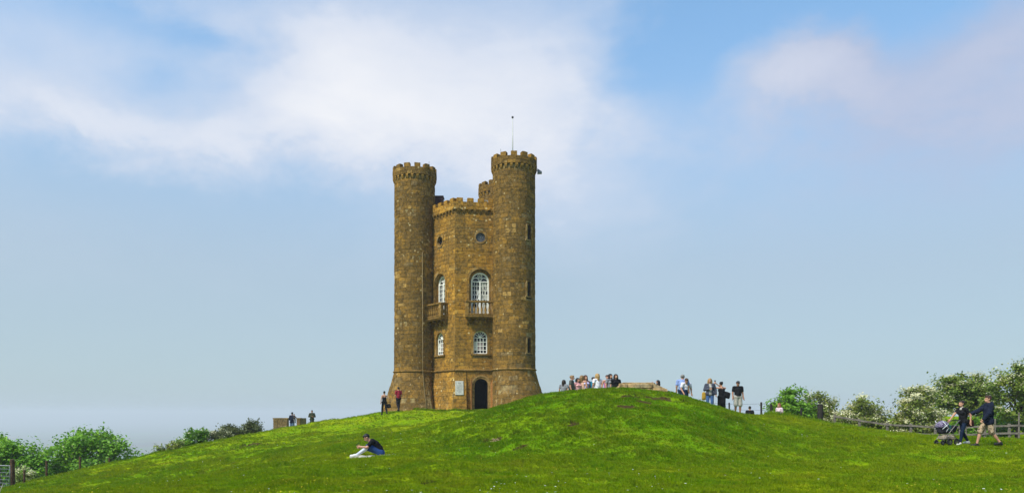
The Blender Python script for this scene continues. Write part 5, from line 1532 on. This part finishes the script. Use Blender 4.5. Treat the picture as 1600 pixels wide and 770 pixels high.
wire_fence("tall thin wire stock fence behind the timber fence on the right", [(1462, 43.8, .04, 1.35), (1510, 43.3, .04, 1.4), (1555, 42.9, .04, 1.4), (1592, 42.4, .05, 1.75), (1640, 42.2, .04, 1.5)], (.95, .75, .55, .35, .15), W_GREY, wr=.005)
wire_fence("brown posts and wire dropping down the left edge of the hill", [(20, 38.0, .115, 1.38), (38, 39.5, .06, .75), (73, 41.5, .06, 1.05), (125, 44.5, .06, .95), (171, 46.6, .05, .7), (217, 48.8, .055, .45)], (.9, .6, .3), W_BROWN)
def field_gate():
    y = 37.2; x1 = px_x(15.5, y); x0 = px_x(-62, y+1.0); z = gz(x1, y)
    root = empty("field_gate", (x1, y, z), 0, "grey metal field gate at the left edge hung beside the thick brown post", "gate")
    top = EYE+(HZ-727)/F_PX*y-z; L = x1-x0; ang = -.16
    M = Matrix.Rotation(math.atan2(-1.0, L), 4, 'Z')
    gm = plain("galvanised_gate", (.20,.21,.24), .5, .2, 10, .5, .3)
    f = MB(); f.tube([(0, 0, .12), (0, 0, top), (-L, 0, top), (-L, 0, .12), (0, 0, .12)], .026, 8); f.build("frame", gm, root, True, M)
    for i in range(1, 6): b = MB(); b.tube([(0, 0, .12+(top-.12)*i/6), (-L, 0, .12+(top-.12)*i/6)], .015, 6); b.build("bar", gm, root, True, M)
    b = MB(); 
    for i in range(1, 24): b.tube([(-L*i/24, .018, .12), (-L*i/24, .018, top)], .006, 4)
    b.build("mesh_panel", gm, root, False, M)
    b = MB(); b.tube([(0, -.01, .14), (-L, -.01, top-.03)], .014, 6); b.build("brace", gm, root, True, M)
    p = empty("gate_post", (px_x(-1.5, 38.6), 38.6, gz(px_x(-1.5, 38.6), 38.6)), 0, "brown wooden post behind the metal gate at the left edge", "post")
    post_mesh(.10, EYE+(HZ-713)/F_PX*38.6-p.location.z, 31).build("shaft", W_BROWN, p)
    s = MB(); xs = px_x(2.5, 33.0); zz = gz(xs, 33.0); s.tube([(xs-.12, 33.0, zz-.05), (xs-.02, 33.0, zz+.18), (xs+.05, 33.02, zz+.38)], [.022, .02, .014], 6)
    tag(s.build("dead_branch", plain("bleached_wood", (.42,.38,.30), .9, .2, 10)), "pale bare branch leaning in the grass beside the gate", "branch")
field_gate()

# ================================================================== TREES AND SHRUBS
def leaf_mat(name, a, b, c, tr=.3):
    m, g = new_mat(name); at = g.n('ShaderNodeAttribute'); at.attribute_name = 'tint'
    tc = g.n('ShaderNodeTexCoord').outputs['Object']; n = g.noise(tc, 1.6, 3.0, .6)
    col = g.mix(g.ss(at.outputs['Fac'], 0, 1), a, b); col = g.mix(g.ss(n, .45, .65, 0, .7), col, c)
    finish(g, col, .55, None, .25, 0, (tr, col)); return m
L_FRESH = leaf_mat("fresh_leaves", (0.078,0.188,0.010), (0.147,0.313,0.018), (0.216,0.368,0.025))
L_RICH = leaf_mat("rich_leaves", (0.095,0.239,0.016), (0.174,0.378,0.023), (0.267,0.476,0.025))
L_THORN = leaf_mat("hawthorn_leaves", (0.109,0.153,0.025), (0.191,0.252,0.039), (0.293,0.306,0.052))
L_OLD = leaf_mat("tree_leaves", (0.090,0.153,0.018), (0.169,0.244,0.029), (0.270,0.297,0.039))
L_GREY = leaf_mat("greygreen_leaves", (0.066,0.086,0.030), (0.117,0.141,0.049), (0.147,0.173,0.050))
PETAL = leaf_mat("white_blossom", (.58,.56,.32), (.76,.74,.48), (.64,.59,.36), .35)
BARK = plain("bark", (.055,.042,.030), .95, .35, 8, .1, 0, .5)
def quads(cen, nrm, size, rs, aspect=1.6):
    n = len(cen)
    nrm = nrm/np.maximum(np.linalg.norm(nrm, axis=1, keepdims=True), 1e-6)
    r = rs.normal(size=(n, 3)); t = np.cross(nrm, r); t /= np.maximum(np.linalg.norm(t, axis=1, keepdims=True), 1e-6); b = np.cross(nrm, t)
    s = size[:, None]
    V = np.stack([cen-t*s*aspect/2, cen+b*s*.5+nrm*s*.12, cen+t*s*aspect/2, cen-b*s*.5+nrm*s*.12], 1).reshape(-1, 3)
    return V, np.arange(4*n).reshape(n, 4)
def tree(name, label, cat, x, y, lobes, nclump, nleaf, lsize, lmat, blossom=0.0, trunk=None, seed=1, group=None, cs=.30, stems=3, shoots=0, bsize=.085, sz=(1, 1)):
    """lobes: (dx, dy, dz, rx, ry, rz) above the ground point"""
    rs = np.random.RandomState(seed); rg = random.Random(seed)
    lobes = [(a*sz[0], b*sz[0], c*sz[1], d*sz[0], e*sz[0], f*sz[1]) for a, b, c, d, e, f in lobes]; nclump = int(nclump*sz[0]*sz[1]**.5); nleaf = int(nleaf*sz[0]*sz[1])
    z0 = gz(x, y); root = empty(name, (x, y, z0), 0, label, cat, group)
    vol = np.array([l[3]*l[4]*l[5] for l in lobes])**.75; vol /= vol.sum()
    cl = []
    for i in rs.choice(len(lobes), nclump, p=vol):
        l = lobes[i]; d = rs.normal(size=3); d /= np.linalg.norm(d); q = (.40+.60*rs.rand()**.45)*(1+.14*rs.normal()*.8)
        cl.append((l[0]+d[0]*l[3]*q, l[1]+d[1]*l[4]*q, max(.08, l[2]+d[2]*l[5]*q), d[0], d[1], d[2]))
    cl = np.array(cl)
    k = rs.randint(0, nclump, nleaf)
    csz = cs*rs.uniform(.55, 1.25, nclump)
    off = rs.normal(size=(nleaf, 3))*csz[k][:, None]*np.array((1, 1, .62))
    cen = cl[k, :3]+off; cen[:, 2] = np.maximum(cen[:, 2], .03)
    nr = rs.normal(size=(nleaf, 3))*.8+np.array((0, 0, .9))+cl[k, 3:]*.5
    V, Fq = quads(cen, nr, lsize*rs.uniform(.6, 1.35, nleaf), rs)
    tint = np.repeat(np.clip(rs.rand(nleaf)*.6+(rs.rand(nclump)[k])*.5, 0, 1), 4)
    if shoots:
        ex = []; tt = []
        for i in range(shoots):                                   # thin sprigs breaking the outline
            c = cl[np.argmax(cl[:, 2]+rs.rand(nclump)*1.2-.3*np.abs(rs.rand(nclump)))] if rs.rand() < .5 else cl[rs.randint(nclump)]
            d = c[3:]+np.array((0, 0, .9)); d /= np.linalg.norm(d); L = rs.uniform(.18, .42)
            for j in range(12): ex.append(c[:3]+d*L*(.1+.9*j/11)+rs.normal(size=3)*.03)
        ex = np.array(ex); V2, F2 = quads(ex, rs.normal(size=ex.shape)+np.array((0, 0, .6)), lsize*rs.uniform(.5, .9, len(ex)), rs)
        Fq = np.r_[Fq, F2+len(V)]; V = np.r_[V, V2]; tint = np.r_[tint, np.repeat(rs.rand(len(ex)), 4)]
    link("crown", as_mesh("crown", V, Fq, lmat, False, tint), root)
    if blossom > 0:
        nb = int(nleaf*blossom)
        bw = (rs.rand(nclump) < .62)*(cl[:, 5]*.5+.75); bw = np.maximum(bw, .02); bw /= bw.sum()
        kb = rs.choice(nclump, nb, p=bw)
        dn = cl[kb, 3:]*.55+np.array((0, 0, .55))
        cb = cl[kb, :3]+dn*csz[kb][:, None]*1.25+rs.normal(size=(nb, 3))*csz[kb][:, None]*np.array((.75, .75, .38)); cb[:, 2] = np.maximum(cb[:, 2], .05)
        Vb, Fb = quads(cb, rs.normal(size=(nb, 3))*.5+dn, bsize*rs.uniform(.6, 1.3, nb), rs, 1.2)
        link("blossom", as_mesh("blossom", Vb, Fb, PETAL, False, np.repeat(rs.rand(nb), 4)), root)
    tk = MB(); top = max(l[2] for l in lobes)
    if trunk:
        r, h, lx = trunk
        tk.tube([(0, 0, -.3), (0, 0, .05), (lx*.4, 0, h*.5), (lx, .05, h)], [r*1.35, r*1.1, r*.9, r*.72], 9); tr = tk.build("trunk", BARK, root, True)
        st = Vector((lx, .05, h*.92))
    else:
        tk.tube([(0, 0, -.3), (.02, 0, .12), (.03, .02, .4)], [.10, .085, .05], 8); tr = tk.build("trunk", BARK, root, True); st = Vector((.02, .01, .15))
    order = np.argsort(-np.abs(rs.normal(size=nclump)))[:max(stems*4, 8)]
    for i in range(stems):
        l = lobes[i % len(lobes)]; e = Vector((l[0]+rg.uniform(-.4, .4)*l[3], l[1]+rg.uniform(-.4, .4)*l[4], l[2]+l[5]*.3)); mid = st.lerp(e, .5)+Vector((rg.uniform(-.12, .12), rg.uniform(-.12, .12), -.05))
        lm = MB(); rr = (trunk[0] if trunk else .06)*.55; lm.tube([st, mid, e], [rr, rr*.65, rr*.28], 6)
        for q in range(3):
            c = cl[order[(i*3+q) % len(order)]]; b = mid.lerp(e, .2+.35*q); lm.tube([b, b.lerp(Vector(c[:3]), .55)+Vector((0, 0, -.05)), Vector(c[:3])], [rr*.42, rr*.28, rr*.12], 5)
        lm.build("limb", BARK, root, True)
    return root
GR = "bushes and trees along the fence on the right"; GL = "trees below the left edge of the hill"; GS = "low shrubs on the left skyline"
def place(px, y): return px_x(px, y), y
u = lambda px, y: px/F_PX*y
x, y = place(1238, 47.5)
tree("green_bush", "bright green leafy bush without blossom behind the dark fence posts", "bush", x, y, [(0,0,.95,.85,.8,.85), (-.35,.1,.75,.55,.6,.65), (.35,0,.8,.6,.6,.7), (-.05,0,1.50,.50,.5,.52)], 70, 5200, .12, L_FRESH, 0, None, 3, GR, .27, 3, 9, sz=(1.4, 1.30))
x, y = place(1279, 48.5)
tree("hawthorn_bush", "white-flecked hawthorn bush right behind the bright green bush", "bush", x, y, [(0,0,1.15,.85,.8,.75), (.45,0,.75,.65,.7,.65), (-.4,0,1.35,.55,.6,.55), (.1,-.2,.45,.8,.6,.45)], 70, 5000, .10, L_THORN, .26, None, 4, GR, .27, 3, 8, sz=(1.0, 1.35))
x, y = place(1345, 46.5)
tree("hawthorn_bush", "broad low hawthorn bush in white flower with bare twigs on top", "bush", x, y, [(0,0,1.0,.95,.9,.75), (-.75,0,.65,.85,.8,.6), (.75,0,.7,.85,.8,.55), (.0,0,1.50,.55,.5,.45), (-1.3,-.1,.4,.5,.5,.38)], 90, 7200, .10, L_THORN, .32, None, 5, GR, .27, 4, 12, sz=(1.10, 1.34))
x, y = place(1430, 45.0)
tree("hawthorn_bush", "dense hawthorn bush heavy with white blossom spilling over the timber fence", "bush", x, y, [(0,0,1.45,.95,.9,.9), (-.45,-.1,.9,.75,.8,.75), (.45,-.2,.9,.75,.8,.75), (.15,0,2.05,.65,.6,.55), (-.15,-.8,.45,.95,.5,.45)], 100, 8200, .10, L_THORN, .46, None, 6, GR, .25, 4, 8, sz=(1.12, 1.28))
x, y = place(1504, 53.0)
tree("hawthorn_tree", "tall spreading hawthorn tree behind the couple with thin blossom", "tree", x, y, [(-1.0,0,3.0,1.25,1.1,1.05), (.2,0,3.3,1.5,1.2,1.05), (1.3,0,3.0,1.2,1.1,1.15), (1.5,-.3,1.9,1.0,.9,.9), (-1.5,0,2.1,.8,.8,.75), (.6,-.4,2.2,1.1,.8,.7)], 150, 12000, .125, L_OLD, .20, (.16, 1.6, .2), 7, GR, .30, 6, 14)
x, y = place(1588, 46.5)
tree("hawthorn_tree", "ragged open tree at the right edge with sky showing through dark limbs", "tree", x, y, [(.2,0,3.3,1.2,1.1,1.0), (-.9,0,2.7,1.05,1.0,.85), (1.4,0,2.9,1.3,1.1,1.3), (-.7,-.2,1.6,.8,.8,.55), (1.0,0,4.0,.9,.8,.7), (.6,-.2,1.5,.9,.8,.6)], 115, 8600, .115, L_OLD, .22, (.13, 1.5, .25), 8, GR, .27, 7, 14, sz=(1.05, 1.10))
x, y = place(1391, 48.0)
tree("small_bush", "small yellow-green bush in the gap between the two flowering hawthorns", "bush", x, y, [(0,0,.5,.75,.7,.5), (.5,0,.35,.5,.5,.4)], 26, 1500, .10, leaf_mat("yellowgreen_leaves", (.07,.13,.012), (.12,.20,.02), (.16,.22,.03)), 0, None, 9, GR, .22, 2, 3)
x, y = place(1541, 49.0)
tree("hedge_bush", "low dark green hedge bush behind the couple below the hawthorn tree", "bush", x, y, [(0,0,.75,1.4,.8,.8), (-1.6,.3,.55,1.0,.8,.6), (1.5,0,.7,1.2,.8,.75)], 60, 4600, .12, L_FRESH, .05, None, 10, GR, .3, 3, 3)
x, y = place(26, 47.5)
tree("round_tree", "bright green round-crowned tree beside the gate at the left edge", "tree", x, y, [(0,0,3.0,1.5,1.3,1.05), (-1.5,0,3.1,1.2,1.2,1.0), (1.1,0,2.5,1.0,1.0,.9), (.3,-.5,1.7,1.7,1.0,.9), (-1.2,-.4,1.8,1.2,1.0,.9)], 125, 11500, .125, L_RICH, .012, (.13, 1.4, .0), 12, GL, .30, 5, 16)
x, y = place(142, 50.0)
tree("round_tree", "wide rounded green tree sloping down to the right beyond the hill edge", "tree", x, y, [(.1,0,2.9,1.6,1.4,1.05), (-1.6,0,2.4,1.25,1.1,1.0), (1.5,0,2.4,1.2,1.1,.9), (.2,-.5,1.6,2.0,1.0,.9), (-1.9,-.3,1.5,1.0,.9,.8), (2.1,0,1.7,.8,.8,.6)], 150, 13500, .125, L_RICH, .015, (.14, 1.4, .1), 13, GL, .30, 5, 18)
x, y = place(84, 53.0)
tree("round_tree", "smaller green tree filling the dip between the two round trees", "tree", x, y, [(0,0,2.4,1.1,1.0,.9), (.3,0,1.5,1.3,1.0,.8)], 60, 5200, .125, L_FRESH, .01, (.10, 1.2, 0), 14, GL, .28, 3, 8)
x, y = place(37, 42.6)
tree("cow_parsley", "frothy white cow parsley clump at the foot of the left fence posts", "plant", x, y, [(0,0,.45,.5,.4,.45), (.5,.1,.3,.4,.4,.3)], 26, 1100, .07, L_THORN, .5, None, 15, None, .16, 2, 2, .06)
SH = [("shrub", "straggly low shrub furthest left on the skyline", 262, 46.5, [(0,0,.16,.50,.5,.18), (.55,.1,.30,.35,.4,.22)], 20, 700, L_THORN, .10, 21),
      ("shrub", "leafy shrub with an upright spray of twigs left of the skyline gap", 296, 48.5, [(.05,0,.50,.24,.4,.40), (-.45,0,.22,.40,.4,.22), (.0,0,.90,.16,.3,.22)], 34, 1500, L_FRESH, .06, 22),
      ("shrub", "bright green rounded shrub just left of the dark shrub clump", 313, 49.5, [(0,0,.50,.22,.4,.40), (.1,0,.82,.30,.3,.16)], 28, 1300, L_FRESH, .04, 23),
      ("thistle_clump", "grey-green thistle clump with pale heads between the skyline shrubs", 335, 50.5, [(0,0,.3,.55,.4,.3), (.5,0,.35,.4,.4,.3)], 28, 1200, L_GREY, .30, 24),
      ("dark_shrub", "dark spiky shrub clump on the skyline left of the low wall", 361, 52.5, [(0,0,.42,.75,.5,.42), (-.3,0,.55,.35,.4,.32)], 46, 2600, L_GREY, 0, 25),
      ("dark_shrub", "taller half of the dark spiky shrubs nearest the low stone wall", 388, 53.5, [(0,0,.48,.75,.5,.45), (.3,0,.62,.38,.4,.36)], 46, 2600, L_GREY, 0, 26),
      ("weed", "tiny weed sprouting at the left foot of the low stone wall", 419.5, 64.0, [(0,0,.2,.2,.2,.2)], 8, 240, L_THORN, .2, 27),
      ("weed", "small green weed at the right foot of the low stone wall", 474.5, 66.5, [(0,0,.18,.35,.2,.18)], 9, 300, L_FRESH, 0, 28)]
for (nm, lb, px, y, lo, nc, nl, mt, bl, sd) in SH:
    x = px_x(px, y); tree(nm, lb, "shrub" if nm != "weed" else "weed", x, y, lo, nc, nl, .095, mt, bl, None, sd, GS if 'shrub' in nm else None, .17, 2, 10 if 'shrub' in nm else 2, .07)

# ================================================================== HAZE
def haze():
    m = bpy.data.materials.new("thin_haze"); m.use_nodes = True; g = NT(m.node_tree)
    v = g.n('ShaderNodeVolumePrincipled'); v.inputs['Color'].default_value = (.90, .965, .995, 1); v.inputs['Density'].default_value = .00042
    v.inputs['Anisotropy'].default_value = .1
    o = g.n('ShaderNodeOutputMaterial'); g.t.links.new(v.outputs[0], o.inputs['Volume'])
    b = MB(); top = 26.0; bot = -132.0
    b.box((0, 0, (top+bot)/2), (60000, 60000, top-bot)); h = b.build("haze", m); tag(h, "thin pale summer haze over the far valley", None, None, 'stuff')
haze()
